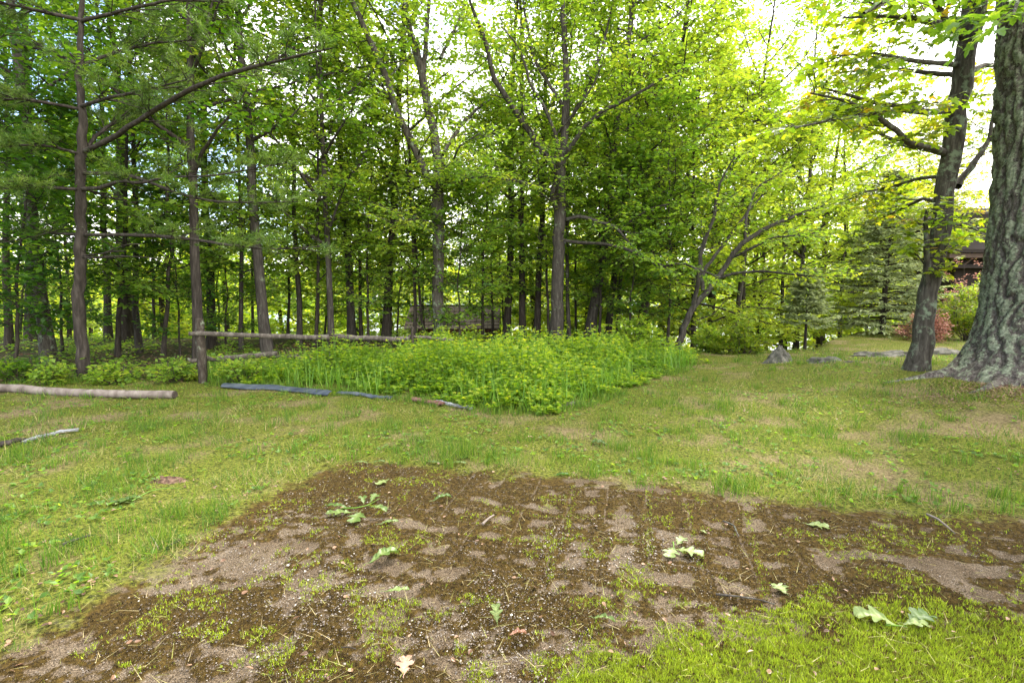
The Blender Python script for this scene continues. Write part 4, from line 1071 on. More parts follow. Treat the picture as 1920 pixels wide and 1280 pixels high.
M['blue_sheet'] = simple_mat('blue_grey_roofing_sheet', [(.026, .032, .040), (.048, .060, .076), (.10, .11, .12)], 5, .45, (1, 3, 1))
M['rust_board'] = simple_mat('red_brown_board', [(.06, .025, .02), (.14, .065, .05), (.2, .12, .1)], 6, .7, (1, 6, 1))
M['pale_board'] = simple_mat('peeling_pale_board', [(.07, .065, .06), (.18, .18, .18), (.36, .38, .40)], 4, .6, (2, 8, 2))
def sheet(name, px_pts, w, th, mat, label, cat, seed, tilt=.5, lift=.02):
    """long strip lying on the grass, tilted towards the lawn"""
    rng = rngf(seed); Q = np.array([gp(*p) for p in px_pts]); n = 20
    P, _ = resample(Q, np.ones(len(Q)), n)
    ax = nrm(np.gradient(P, axis=0)); sd = nrm(np.cross(UP[None], ax))
    z = height(P[:, 0], P[:, 1])+lift
    V = []
    for i in range(n):
        ww = w*(1 if 0 < i < n-1 else .85)
        for s, k in ((-.5, 0), (-.15, .6), (.2, .9), (.5, 1)):
            q = P[i]+sd[i]*s*ww; V.append([q[0], q[1], z[i]+k*w*tilt+rng.normal(0, .004)])
    V = np.array(V); top = V+[0, 0, th]
    idx = np.arange(n*4).reshape(n, 4); g = Geo(); m = n*4
    F = []
    for i in range(n-1):
        for j in range(3):
            a, b, c, d = idx[i, j], idx[i, j+1], idx[i+1, j+1], idx[i+1, j]
            F += [[m+a, m+b, m+c, m+d], [d, c, b, a]]
        F += [[idx[i, 0], m+idx[i, 0], m+idx[i+1, 0], idx[i+1, 0]], [idx[i+1, 3], m+idx[i+1, 3], m+idx[i, 3], idx[i, 3]]]
    for e in (0, n-1):
        for j in range(3): F.append([idx[e, j], idx[e, j+1], m+idx[e, j+1], m+idx[e, j]])
    base = np.array([P[0, 0], P[0, 1], z[0]-lift])
    g.add(np.vstack([V, top])-base, F)
    o = obj(name, g, mat, None, False, tuple(base)); tag(o, label, cat)
sheet('metal_sheet', [(418, 728), (480, 731), (540, 735), (618, 743)], .10, .012, M['blue_sheet'], 'blue-grey sheet lying along the front edge of the brambles by the fence post', 'metal sheet', 1, .42)
sheet('metal_sheet', [(632, 741), (680, 744), (735, 750)], .055, .012, M['blue_sheet'], 'narrow blue-grey strip lying between the wider sheet and the red-brown board', 'metal strip', 2, .35)
sheet('board', [(772, 752), (800, 757), (832, 762)], .06, .02, M['rust_board'], 'red-brown board lying at the front edge of the brambles', 'board', 3, .3)
sheet('board', [(818, 758), (850, 764), (885, 770)], .035, .02, M['pale_board'], 'pale peeling board beside the red-brown board', 'board', 4, .3)
sheet('board', [(42, 833), (75, 822), (110, 815), (148, 810)], .045, .015, M['pale_board'], 'weathered pale grey plank half sunk in the lawn at the left', 'plank', 5, .15, .015)
sheet('edging_strip', [(1010, 770), (1045, 767), (1078, 760)], .05, .015, M['fence_wood'], 'thin grey edging strip in the grass at the point of the bramble patch', 'edging strip', 6, .3)

# ------------------------------------------------------------------ rocks
M['rock'] = simple_mat('lichened_granite', [(.035, .036, .024), (.095, .088, .070), (.20, .185, .15)], 7, .9, (1, 1, 1), .6, 8)
def rock(px, py, w, dpt, h, label, seed, d=None, pts=False, rot=0):
    rng = rngf(seed); p = gp(px, py) if d is None else at(px, py, d)
    nu, nv = 22, 12
    u = np.arange(nu)/nu*2*math.pi; v = np.linspace(-.3, 1, nv)*math.pi/2
    U, Vv = np.meshgrid(u, v, indexing='ij')
    cs = np.cos(Vv)**.7; x = np.cos(U)*cs; y = np.sin(U)*cs; z = np.sin(Vv)
    nz_ = fbm(x*1.6+seed*3, y*1.6+z*1.7+7, seed, 4)*1.1+.45
    if pts: x, y = x*(1-.75*np.maximum(z, 0)), y*(1-.6*np.maximum(z, 0)); x = x+z*.1
    x, y, z = np.round(x*nz_*4.5)/4.5*.35+x*nz_*.65, y*nz_, z*nz_
    c, s = math.cos(rot), math.sin(rot)
    X = (x*w/2)*c-(y*dpt/2)*s; Y = (x*w/2)*s+(y*dpt/2)*c
    V = np.stack([X, Y, z*h], -1).reshape(-1, 3)
    idx = np.arange(nu*nv).reshape(nu, nv)
    a = idx[:, :-1]; b = np.roll(idx, -1, 0)[:, :-1]; cc = np.roll(idx, -1, 0)[:, 1:]; dd = idx[:, 1:]
    g = Geo(); g.add(V, np.stack([a, b, cc, dd], -1).reshape(-1, 4))
    o = obj('rock', g, M['rock'], None, False, (p[0], p[1], float(height(p[0], p[1]))-.05)); tag(o, label, 'rock', 'rocks along the foot of the grass mound')
rock(1457, 680, .62, .4, .30, 'grey pointed rock at the lawn edge in front of the small spruce', 1, pts=True)
rock(1545, 678, .62, .35, .14, 'low dark flat-topped rock right of the pointed rock', 2)
rock(1598, 679, .5, .3, .07, 'flat grey stone level with the grass between the low rock and the ledge', 3)
rock(1650, 668, 1.1, .4, .15, 'long grey ledge stone at the foot of the mound, first left of the mottled trunk', 4)
rock(1702, 668, .9, .4, .14, 'ledge stone partly hidden by the foot of the mottled trunk', 5)
rock(1772, 664, 1.0, .35, .15, 'dark ledge stone between the mottled trunk and the huge old trunk', 6)
M['moundgrass'] = M['grass']

# ------------------------------------------------------------------ ground cover: grass, moss, pebbles, litter
def blades(geo, rng, X, Y, H, W, lean, tint, seg=1, lift=0):
    n = len(X); Z = height(X, Y)-.004+lift; B = np.stack([X, Y, Z], -1)
    az = rng.uniform(0, 2*math.pi, n); fa = rng.uniform(0, 2*math.pi, n)
    ld = np.stack([np.cos(az), np.sin(az), 0*az], -1); sd = np.stack([np.cos(fa), np.sin(fa), 0*fa], -1)*(W/2)[:, None]
    if seg == 1:
        V = np.stack([B-sd, B+sd, B+ld*(lean*H)[:, None]+UP*(H*np.sqrt(np.maximum(1-lean**2, .05)))[:, None]], 1)
        geo.add(V.reshape(-1, 3), np.arange(3*n).reshape(-1, 3), np.repeat(tint, 3))
    else:
        m1 = B+ld*(lean*H*.25)[:, None]+UP*(H*.55)[:, None]; t1 = B+ld*(lean*H)[:, None]+UP*(H*np.maximum(1-.55*lean, .2))[:, None]
        V = np.stack([B-sd, B+sd, m1+sd*.8, m1-sd*.8, t1], 1); k = np.arange(n)[:, None]*5
        geo.add(V.reshape(-1, 3), (k[:, :, None]+np.array([[[0, 1, 2], [0, 2, 3], [3, 2, 4]]])).reshape(-1, 3), np.repeat(tint, 5))

def scatter(rng, n, r0, r1, power=1.0, half=58):
    """random ground points around the viewpoint, denser close by"""
    u = rng.uniform(0, 1, n)
    r = (r0**(2-power)+(r1**(2-power)-r0**(2-power))*u)**(1/(2-power)) if power != 2 else r0*(r1/r0)**u
    a = np.radians(rng.uniform(-half, half, n))
    return r*np.sin(a), r*np.cos(a)

def lawn():
    rng = rngf(400); g = Geo()
    for n, r0, r1, pw, hh, ww in ((290000, 1.6, 8, 1.7, .045, .0042), (150000, 6, 22, 1.7, .055, .0075)):
        X, Y = scatter(rng, n, r0, r1, pw)
        so = sdist(SOIL, X, Y); wo = sdist(WOOD, X, Y); bu = sdist(BRUSH, X, Y)
        pn = fbm(X*1.3, Y*1.3, 41, 3); pf = fbm(X*5, Y*5, 43, 3); pl = fbm(X*3.1+9, Y*3.1, 44, 3)
        keep = (so+(pf-.5)*.5 < -.02) & (wo < .5) & (bu < .15) & (rng.uniform(0, 1, n) < .35+1.3*sstep(.38, .6, pf))
        keep &= ~((pn > .58) & (rng.uniform(0, 1, n) < .5))
        X, Y, pn, pf, pl, so = X[keep], Y[keep], pn[keep], pf[keep], pl[keep], so[keep]; k = len(X)
        tall = sstep(.52, .66, pl)
        H = hh*rng.lognormal(0, .4, k)*(.55+1.3*tall)*(1+.9*np.exp(-((so+.25)/.2)**2)*sstep(2.8, 4, np.hypot(X, Y)))
        straw = rng.uniform(0, 1, k) < .10+.5*sstep(.46, .62, pn)
        t = np.clip(.42-.2*tall+.5*(pf-.5)+rng.normal(0, .19, k), 0, .70)
        t = np.where(straw, rng.uniform(.66, 1, k), t); H = np.where(straw, H*.8, H)
        lean = np.where(straw, rng.uniform(.6, .97, k), np.clip(rng.normal(.4, .25, k), 0, .9))
        blades(g, rng, X, Y, H, ww*rng.uniform(.6, 1.4, k), lean, t)
    # tufts of longer grass
    tx, ty = scatter(rng, 900, 2.6, 14, 1.2)
    so = sdist(SOIL, tx, ty)
    edge = (so < 0) & (so > -.5) & (ty > 2.8)
    ok = (so < -.02) & (sdist(WOOD, tx, ty) < 0) & (sdist(BRUSH, tx, ty) < 0) & (edge | (rng.uniform(0, 1, len(tx)) < .4))
    tx, ty = tx[ok], ty[ok]
    for i in range(34):
        s = .02+.05*rng.uniform(0, 1, len(tx)); X = tx+rng.normal(0, 1, len(tx))*s; Y = ty+rng.normal(0, 1, len(tx))*s
        blades(g, rng, X, Y, rng.uniform(.05, .15, len(tx)), np.full(len(tx), .005), rng.uniform(.1, .6, len(tx)), np.clip(rng.normal(.28, .12, len(tx)), 0, 1), 2)
    X = rng.uniform(-9, 4.4, 60000); Y = rng.uniform(5.6, 9.2, 60000); bd = sdist(BRUSH, X, Y)
    wd = sdist(WOOD, X, Y); c = fbm(X*2.4, Y*2.4, 121, 3)
    ok = (((bd > -.32) & (bd < .05)) | ((wd > -.75) & (wd < .1) & (bd < 0))) & (rng.uniform(0, 1, len(X)) < sstep(.42, .6, c))
    X, Y = X[ok], Y[ok]; k = len(X)
    blades(g, rng, X, Y, rng.uniform(.05, .17, k), np.full(k, .007), rng.uniform(.1, .7, k), np.clip(rng.normal(.30, .14, k), 0, .8), 2)
    tag(obj('lawn_grass', g, M['grass']), kind='stuff')
    # broad-leaved weeds, clover
    g = Geo(); X, Y = scatter(rng, 9000, 1.8, 14, 1.5)
    so = sdist(SOIL, X, Y); ok = (so < -.1) & (sdist(WOOD, X, Y) < 0) & (sdist(BRUSH, X, Y) < 0) & (fbm(X*1.7, Y*1.7, 71, 3) > .47)
    X, Y = X[ok], Y[ok]; k = len(X)
    for i in range(4):
        a = rng.uniform(0, 6.28, k); D = np.stack([np.cos(a), np.sin(a), rng.uniform(.1, .8, k)], -1)
        P = np.stack([X, Y, height(X, Y)+.015], -1)
        leaves(g, rng, P, D, UP+rng.normal(0, .3, (k, 3)), rng.uniform(.018, .05, k), LEAF2, np.clip(rng.normal(.28, .2, k), 0, 1))
    tag(obj('lawn_weeds', g, M['maple']), kind='stuff')
lawn()

def moss():
    rng = rngf(410); g = Geo()
    X, Y = scatter(rng, 210000, 1.35, 7.5, 1.75)
    X2, Y2 = scatter(rng, 170000, 1.35, 4.2, 1.7); q = sdist(GREEN, X2, Y2) > .02
    X = np.concatenate([X, X2[q]]); Y = np.concatenate([Y, Y2[q]])
    so = sdist(SOIL, X, Y); gr = sdist(GREEN, X, Y)
    a = fbm(X*3.1, Y*3.1, 51, 4); b = fbm(X*9+3, Y*9, 52, 3); c = fbm(X*1.1, Y*1.1, 53, 3)
    gm = sstep(-.15, .35, gr+(b-.5)*.9+(a-.5)*.9)
    patch = sstep(.53, .64, a*.5+b*.5+.05*sstep(-.3, .6, X))*.65
    # thin seams between the old paving slabs under the moss carry sprigs too
    seam = np.zeros(len(X))
    for p, q in (((1215, 905), (1217, 1112)), ((1078, 900), (1062, 1005)), ((1034, 1015), (1032, 1090)), ((880, 1004), (1215, 1022)), ((1290, 950), (1315, 1060)), ((1040, 1010), (1215, 1010)), ((1400, 960), (1435, 1120)), ((880, 960), (1210, 968))):
        P = gp(*p)[:2]; Q = gp(*q)[:2]; e = Q-P; t = np.clip(((X-P[0])*e[0]+(Y-P[1])*e[1])/(e@e), 0, 1)
        seam = np.maximum(seam, np.exp(-(np.hypot(X-P[0]-t*e[0], Y-P[1]-t*e[1])/.022)**2))
    green = np.maximum(np.maximum(gm, patch), seam*.5)
    dark = mossy(X, Y)
    pg = rng.uniform(0, 1, len(X)); isg = pg < green
    keep = (so+(b-.5)*.25 > .0) & (isg | (rng.uniform(0, 1, len(X)) < dark*.8))
    X, Y, isg, green, gr, b = X[keep], Y[keep], isg[keep], green[keep], gr[keep], b[keep]; k = len(X)
    H = np.where(isg, rng.uniform(.008, .020, k)*(1+.35*sstep(0, .3, gr)), rng.uniform(.004, .009, k))
    lift = .013*mossy(X, Y)-.02+(fbm(X*7, Y*7, 31, 3)-.5)*.03+.006
    t = np.where(isg, np.clip(rng.normal(.66, .17, k)+.1*(b-.5), .3, 1), np.clip(rng.normal(.18, .1, k), 0, .38))
    for i in range(3):
        blades(g, rng, X+rng.normal(0, .004, k), Y+rng.normal(0, .004, k), H*rng.uniform(.7, 1.2, k), np.where(isg, .0036, .007)*rng.uniform(.7, 1.3, k), rng.uniform(.1, .75, k), np.clip(t+rng.normal(0, .05, k), 0, 1), 1, lift)
    tag(obj('moss', g, M['moss']), kind='stuff')
moss()

def pebbles():
    rng = rngf(420)
    m, n, l = mat_new('pebble')
    o = n.new("ShaderNodeOutputMaterial"); a = n.new("ShaderNodeAttribute"); a.attribute_name = 'tint'
    r = ramp(n, [(0, (.04, .035, .032)), (.3, (.09, .07, .055)), (.65, (.14, .11, .085)), (.93, (.21, .18, .15)), (1, (.42, .39, .35))]); l.new(a.outputs['Fac'], r.inputs[0])
    p = n.new("ShaderNodeBsdfPrincipled"); p.inputs['Roughness'].default_value = .7; l.new(r.outputs[0], p.inputs['Base Color']); l.new(p.outputs[0], o.inputs[0])
    X, Y = scatter(rng, 100000, 1.4, 7.5, 1.7)
    so = sdist(SOIL, X, Y); gr = sdist(GREEN, X, Y)
    ok = (so+(fbm(X*6, Y*6, 5, 3)-.5)*.4 > .02) & (rng.uniform(0, 1, len(X)) < (1-.8*sstep(-.1, .3, gr))*(.25+.9*sstep(.42, .55, fbm(X*3.3, Y*3.3, 62, 3))))
    X, Y = X[ok], Y[ok]; k = len(X)
    s = .0023*rng.lognormal(0, .42, k)*(.8+.5*sstep(.45, .65, fbm(X*1.7, Y*1.7, 65, 3)))
    a = rng.uniform(0, 6.28, k); ca, sa = np.cos(a), np.sin(a)
    oc = np.array([[1, 0, 0], [0, .75, 0], [-1, 0, 0], [0, -.75, 0], [0, 0, .6], [0, 0, -.4]])
    V = oc[None]*(1+rng.normal(0, .18, (k, 6, 1)))*s[:, None, None]
    V = np.stack([V[..., 0]*ca[:, None]-V[..., 1]*sa[:, None], V[..., 0]*sa[:, None]+V[..., 1]*ca[:, None], V[..., 2]], -1)
    V += np.stack([X, Y, height(X, Y)-.018+.013*mossy(X, Y)+(fbm(X*7, Y*7, 31, 3)-.5)*.03+.3*s+.003], -1)[:, None]
    F = np.array([[0, 1, 4], [1, 2, 4], [2, 3, 4], [3, 0, 4]])
    g = Geo(); g.add(V.reshape(-1, 3), (F[None]+(np.arange(k)*6)[:, None, None]).reshape(-1, 3), np.repeat(rng.uniform(0, 1, k), 6))
    tag(obj('gravel', g, m, None, True), kind='stuff')
pebbles()

def litter():
    rng = rngf(430); g = Geo()
    X, Y = scatter(rng, 16000, 1.5, 16, 1.3); so = sdist(SOIL, X, Y); wo = sdist(WOOD, X, Y)
    n1 = fbm(X*1.4+5, Y*1.4, 81, 3)
    pr = np.where(wo > -.2, .85, np.where(so > 0, .10, .12+.85*sstep(.46, .60, n1)))
    ok = (rng.uniform(0, 1, len(X)) < pr) & (sdist(BRUSH, X, Y) < 0)
    # brown litter gathered between the roots of the huge old trunk
    bx, by = gp(1895, 732)[:2]
    q = rng.normal(0, 1, (3200, 2))*[.62, .42]
    X, Y, wo = np.concatenate([X[ok], bx+q[:, 0]]), np.concatenate([Y[ok], by+q[:, 1]*.7]), np.concatenate([wo[ok], np.full(3200, -1.)]); k = len(X); a = rng.uniform(0, 6.28, k)
    D = np.stack([np.cos(a), np.sin(a), rng.normal(.05, .2, k)], -1)
    sz = np.where(wo > -.2, rng.uniform(.03, .09, k), rng.uniform(.010, .034, k))
    leaves(g, rng, np.stack([X, Y, height(X, Y)+.008+rng.uniform(0, .015, k)-.012*(sdist(SOIL, X, Y) > 0)], -1), D, UP+rng.normal(0, .35, (k, 3)), sz, LEAF4, rng.uniform(0, 1, k))
    tag(obj('leaf_litter', g, M['litter']), kind='stuff')
    # fine dead stalks over soil and lawn
    g = Geo(); X, Y = scatter(rng, 14000, 1.5, 10, 1.6); so = sdist(SOIL, X, Y)
    ok = (rng.uniform(0, 1, len(X)) < np.where(so > 0, .35, .6*sstep(.45, .6, fbm(X*2, Y*2, 88, 3))+.1+.5*np.exp(-((so+.1)/.15)**2))) & (sdist(WOOD, X, Y) < 0)
    X, Y = X[ok], Y[ok]; k = len(X)
    blades(g, rng, X, Y, rng.uniform(.03, .11, k), np.full(k, .003), rng.uniform(.93, .998, k), rng.uniform(.7, 1, k))
    g.V = [v+[0, 0, .012] for v in g.V]
    tag(obj('dead_grass_stalks', g, M['grass']), kind='stuff')
litter()

def undergrowth():
    rng = rngf(440); g = Geo()
    n = 26000; X = rng.uniform(-22, 7, n); Y = rng.uniform(7.2, 24, n)
    wo = sdist(WOOD, X, Y); cl = fbm(X*.8, Y*.8, 91, 3)
    ok = (wo > -.15) & (sdist(BRUSH, X, Y) < 0) & (rng.uniform(0, 1, n) < sstep(.40, .60, cl)) & (np.abs(X/Y) < 1.25)
    X, Y, cl = X[ok], Y[ok], cl[ok]; k = len(X); z = height(X, Y)
    hgt = (.06+.35*sstep(.45, .7, cl))*rng.uniform(.3, 1, k)
    for i in range(4):
        a = rng.uniform(0, 6.28, k); P = np.stack([X+rng.normal(0, .06, k), Y+rng.normal(0, .06, k), z+hgt*rng.uniform(.6, 1, k)], -1)
        leaves(g, rng, P, np.stack([np.cos(a), np.sin(a), rng.normal(-.1, .2, k)], -1), UP+rng.normal(0, .3, (k, 3)), rng.uniform(.05, .10, k), LEAF2, np.clip(rng.normal(.5, .2, k), 0, 1))
    tag(obj('undergrowth', g, M['maple']), kind='stuff')
undergrowth()

def brambles():
    rng = rngf(450); g = Geo(); st = Geo()
    n = 16000; X = rng.uniform(-6.2, 4.6, n); Y = rng.uniform(5.8, 14.6, n)
    sd_ = sdist(BRUSH, X, Y); ok = (sd_+(fbm(X*2.2, Y*2.2, 37, 3)-.5)*1.5 > 0) & (rng.uniform(0, 1, n) < np.clip(1.35-.09*Y, .35, 1)); X, Y, sd_ = X[ok], Y[ok], sd_[ok]; k = len(X)
    u = np.clip((fbm(X*1.3, Y*1.3, 33, 3)-.5)*2.4+.5, 0, 1)
    H = (.10+.44*sstep(-.3, 1.0, sd_))*(.45+1.0*u)*rng.uniform(.75, 1.15, k)*(.62+.38*sstep(-5.0, -3.4, X))
    a = rng.uniform(0, 6.28, k); D = np.stack([np.cos(a)*.28, np.sin(a)*.28, np.ones(k)], -1)
    B = np.stack([X, Y, height(X, Y)-.02], -1)
    P = grow(rng, B, D, H, 5, .10, 0)
    tubes(st, P, np.full((k, 5), .003), 3)
    kk = 9
    uu = .3+.7*(np.arange(kk)[None]+rng.uniform(0, 1, (k, kk)))/kk; A, T = sample_on(P, uu)
    az = rng.uniform(0, 6.28, (k, kk)); E = np.stack([np.cos(az), np.sin(az), rng.uniform(.0, .5, (k, kk))], -1)
    tipy = sstep(.75, 1.0, uu)
    for off, sz in ((0, 1.0), (.9, .75), (-.9, .75)):
        c, s = math.cos(off), math.sin(off)
        D2 = np.stack([E[..., 0]*c-E[..., 1]*s, E[..., 0]*s+E[..., 1]*c, E[..., 2]-.15], -1)
        size = np.where(uu > .85, .06, .08)*sz*rng.uniform(.7, 1.2, uu.shape)
        tt = np.clip(.36+.26*tipy+.22*(u[:, None]-.5)+rng.normal(0, .13, uu.shape), 0, 1)
        leaves(g, rng, (A+E*.03).reshape(-1, 3), D2.reshape(-1, 3), (UP+rng.normal(0, .5, A.shape)).reshape(-1, 3), size.ravel(), LEAF2, tt.ravel())
    o = tag(obj('bramble_patch', g, M['brush']), kind='stuff')
    tag(obj('bramble_stems', st, M['tallgrass']), kind='stuff')
    # long arching grass in front
    g = Geo(); n = 15000; X = rng.uniform(-5.6, 4.2, n); Y = rng.uniform(5.8, 10, n); sd_ = sdist(BRUSH, X, Y)
    c = fbm(X*1.3, Y*1.3, 99, 2)
    ok = (sd_ > -.12) & (sd_ < .8) & (rng.uniform(0, 1, n) < sstep(.38, .56, c)); X, Y = X[ok], Y[ok]; k = len(X)
    B = np.stack([X, Y, height(X, Y)-.01], -1); a = rng.uniform(0, 6.28, k); L = rng.uniform(.15, .55, k)
    D = np.stack([np.cos(a)*.35, np.sin(a)*.35-.12, np.ones(k)], -1)
    P = grow(rng, B, D, L, 5, .05, -.12*1.0)
    T = np.cross(P[:, -1]-P[:, 0]+[0, 0, .01], UP); T = nrm(T+1e-6)*.005
    w = np.array([1, 1, .8, .5, .05])[None, :, None]
    V = np.stack([P-T[:, None]*w, P+T[:, None]*w], 2).reshape(-1, 3)
    idx = np.arange(k*10).reshape(k, 5, 2); F = np.stack([idx[:, :-1, 0], idx[:, :-1, 1], idx[:, 1:, 1], idx[:, 1:, 0]], -1).reshape(-1, 4)
    g.add(V, F, np.repeat(np.clip(rng.normal(.5, .2, k), 0, 1), 10))
    tag(obj('tall_grass', g, M['tallgrass']), kind='stuff')
brambles()

# far woodland beyond the named trees, read as one mass ---------------------------------
def woodland():
    rng = rngf(500); lf = Geo(); tr = Geo()
    spots = []
    for _ in range(2500):
        y = 20+34*rng.uniform()**1.2; x = rng.uniform(-1.25, 1.35)*y
        u = x/y
        if -1.0 < u < -.28 and y < 200 and rng.uniform() < (.55 if y > 30 else .25): continue      # open towards the lake
        if u > .62 and y < 26: continue
        if abs(x+2.2) < 3.2 and y < 24: continue
        if all((x-a)**2+(y-b)**2 > 5 for a, b in spots): spots.append((x, y))
        if len(spots) > 150: break
    for x, y in spots:
        u = x/y
        z = float(height(x, y)); H = rng.uniform(6, 9.5)*(.62 if u < -.28 else 1.0)*(1.15 if u > .1 else 1)
        if z < -3.3: z = -3.3
        P = np.array([[x, y, z-.1], [x+rng.normal(0, .2), y, z+H*.5], [x+rng.normal(0, .5), y, z+H*.95]])
        tubes(tr, P, np.array([.13, .09, .03]), 5)
        k = int(1500*min(1, 30/y)+250)
        # layered leaf sprays through the crown volume
        nc = 46; zc = rng.uniform(.03, 1, nc); rad = (1.9*np.sin(math.pi*np.clip(zc*.85+.12, 0, 1))**.7+.4)*H/10
        a = rng.uniform(0, 6.28, nc); rr = np.sqrt(rng.uniform(.05, 1, nc))*rad
        Cc = np.column_stack([x+np.cos(a)*rr, y+np.sin(a)*rr, z+zc*H])
        pick = rng.integers(0, nc, k)
        Q = Cc[pick]+rng.normal(0, 1, (k, 3))*[.5, .5, .14]
        az = rng.uniform(0, 6.28, k); D = np.stack([np.cos(az), np.sin(az), rng.normal(-.2, .3, k)], -1)
        tn = rng.normal(.84 if y < 45 else .9, .10); ct = rng.normal(0, .13, nc)
        leaves(lf, rng, Q, D, UP+rng.normal(0, .5, (k, 3)), rng.uniform(.17, .36, k)*(y/32)**.5, LEAF2, np.clip(tn+ct[pick]+rng.normal(0, .1, k), 0, 1))
    tag(obj('distant_woodland', lf, M['maple']), kind='stuff')
    tag(obj('distant_trunks', tr, M['bark_dark'], None, True), kind='stuff')
    # far shore
    lf = Geo(); n = 60000
    x = rng.uniform(-420, 300, n); y = 300+rng.uniform(0, 25, n)
    top = 9+9*fbm(x*.03, x*0, 5, 4)+5*vnoise(x*.25, x*0, 6)
    z = -3.4+top*rng.uniform(0, 1, n)**.8
    az = rng.uniform(0, 6.28, n)
    leaves(lf, rng, np.stack([x, y, z], -1), np.stack([np.cos(az), np.sin(az), 0*az], -1), UP+rng.normal(0, .6, (n, 3)), rng.uniform(1.5, 3.2, n), LEAF2, np.clip(rng.normal(.4, .15, n), 0, 1))
    tag(obj('far_shore_woods', lf, M['maple_dark']), kind='stuff')
woodland()

# ------------------------------------------------------------------ fallen leaves, twigs
def oak_leaf(L, W, mat, name, px, py, rot, label, cat='leaf', curl=.25, fold=.3, roll=0.0, tint=.5, seed=0, tiltx=0, stem=True, group=None, parent=None, loc=None, lobes=3):
    rng = rngf(600+seed); n = 26; t = np.linspace(0, 1, n)
    env = np.sin(math.pi*np.clip(t*.93+.04, 0, 1))**.8
    lob = np.abs(np.sin(math.pi*lobes*t**.85))**.8
    w = W/2*env*(.38+.72*lob**1.5)*(1+rng.normal(0, .04, n))
    t2 = np.clip(t+rng.uniform(-.05, .05), 0, 1); w2 = W/2*env*(.36+.74*np.abs(np.sin(math.pi*lobes*t2**.85))**1.5)*rng.uniform(.8, 1.15)
    g = Geo(); V = []
    for i in range(n):
        y = t[i]*L; z = curl*L*math.sin(math.pi*t[i])*.5
        for s, k in ((-1, 1), (-.5, .45), (0, 0), (.5, .45), (1, 1)):
            ww = (w[i] if s < 0 else w2[i])*abs(s); sw = (.05*W if s else 0)*lob[i]
            V.append([math.copysign(ww, s) if s else 0, y+sw*k*4.0, max(z+fold*ww*k*(1.25-1.0*ww/(W*.5))+rng.normal(0, .0022), -.004)])
    V = np.array(V)
    if roll: 
        th = V[:, 0]/(W/2)*roll; V = np.column_stack([np.sin(th)*W/2/max(roll, .3), V[:, 1], V[:, 2]+(1-np.cos(th))*W/2/max(roll, .3)])
    idx = np.arange(n*5).reshape(n, 5)
    F = np.stack([idx[:-1, :-1], idx[:-1, 1:], idx[1:, 1:], idx[1:, :-1]], -1).reshape(-1, 4)
    tt = np.clip(tint+np.where(np.arange(len(V)) % 5 == 2, .25, 0)+rng.normal(0, .05, len(V)), 0, 1)
    g.add(V, F, tt)
    if stem: tubes(g, np.array([[0, -L*.22, .004], [0, -L*.1, .006], [0, 0, .003]]), np.array([.0012, .0014, .0016]), 4, .8)
    o = obj(name, g, mat, parent, True)
    if parent is None:
        p = gp(px, py); o.location = (p[0], p[1], p[2]+.004)
    else: o.location = loc
    o.rotation_euler = (tiltx, 0, rot)
    if label: tag(o, label, cat, group)
    return o
R_ = math.radians
OK_, BR = M['oakleaf'], M['brownleaf']
oak_leaf(.11, .09, OK_, 'fallen_leaf', 727, 901, R_(150), 'pale green lobed leaf near the far edge of the bare soil', curl=.1, tint=.85, seed=1)
oak_leaf(.14, .06, OK_, 'fallen_leaf', 812, 942, R_(-60), 'dark green folded leaf on moss right of the leafy sprig', curl=.3, fold=.9, tint=.3, seed=2)
oak_leaf(.17, .09, OK_, 'fallen_leaf', 694, 1058, R_(-50), 'curled green leaf below the leafy sprig', curl=.35, fold=.8, tint=.5, seed=3)
oak_leaf(.12, .045, OK_, 'fallen_leaf', 722, 1112, R_(-80), 'narrow jagged green leaf lying level on brown moss, lower centre-left', curl=.1, fold=.4, tint=.6, seed=4)
oak_leaf(.075, .055, OK_, 'fallen_leaf', 932, 1168, R_(10), 'small pale green leaf standing on edge above the orange-brown scrap', curl=.2, tint=.75, seed=5, tiltx=.8)
oak_leaf(.10, .035, OK_, 'fallen_leaf', 1112, 1160, R_(-105), 'rolled narrow green leaf at the edge of the bright moss', curl=.3, fold=.2, roll=1.4, tint=.55, seed=6)
oak_leaf(.12, .11, OK_, 'fallen_leaf', 1512, 985, R_(-115), 'light green lobed leaf in the middle of the brown moss at the right', curl=.08, tint=.7, seed=7)
oak_leaf(.08, .08, OK_, 'fallen_leaf', 1474, 1115, R_(5), 'small star-like light green leaf at the upper edge of the bright moss', curl=.1, tint=.72, seed=8, lobes=3)
oak_leaf(.05, .02, OK_, 'fallen_leaf', 1325, 1003, R_(30), 'tiny pale leaf scrap right of the three-leaf cluster', curl=.2, tint=.9, seed=9, stem=False)
oak_leaf(.12, .06, M['maple_dark'], 'fallen_leaf', 1040, 893, R_(-80), 'blue-grey leaf lying at the far edge of the soil below the lawn', curl=.2, tint=.2, seed=10)
oak_leaf(.10, .065, BR, 'fallen_leaf', 757, 1268, R_(8), 'tan brown oak leaf at the bottom edge of the photo', curl=.15, fold=.15, tint=.6, seed=11)
oak_leaf(.075, .035, BR, 'fallen_leaf', 955, 1192, R_(-80), 'rolled orange-brown leaf scrap in the lower centre', curl=.25, fold=.3, roll=1.5, tint=.45, seed=12, stem=False)
oak_leaf(.08, .05, BR, 'fallen_leaf', 985, 822, R_(-70), 'small dry pale leaf on the lawn beyond the soil', curl=.3, tint=.95, seed=13)
oak_leaf(.16, .10, OK_, 'fallen_leaf', 1140, 836, R_(70), 'dark green leaf lying on the lawn beyond the soil', curl=.3, fold=.5, tint=.15, seed=14)
oak_leaf(.12, .04, OK_, 'fallen_leaf', 712, 984, R_(-70), 'slim green leaf blade just below the leafy sprig', curl=.2, fold=.6, tint=.6, seed=15)
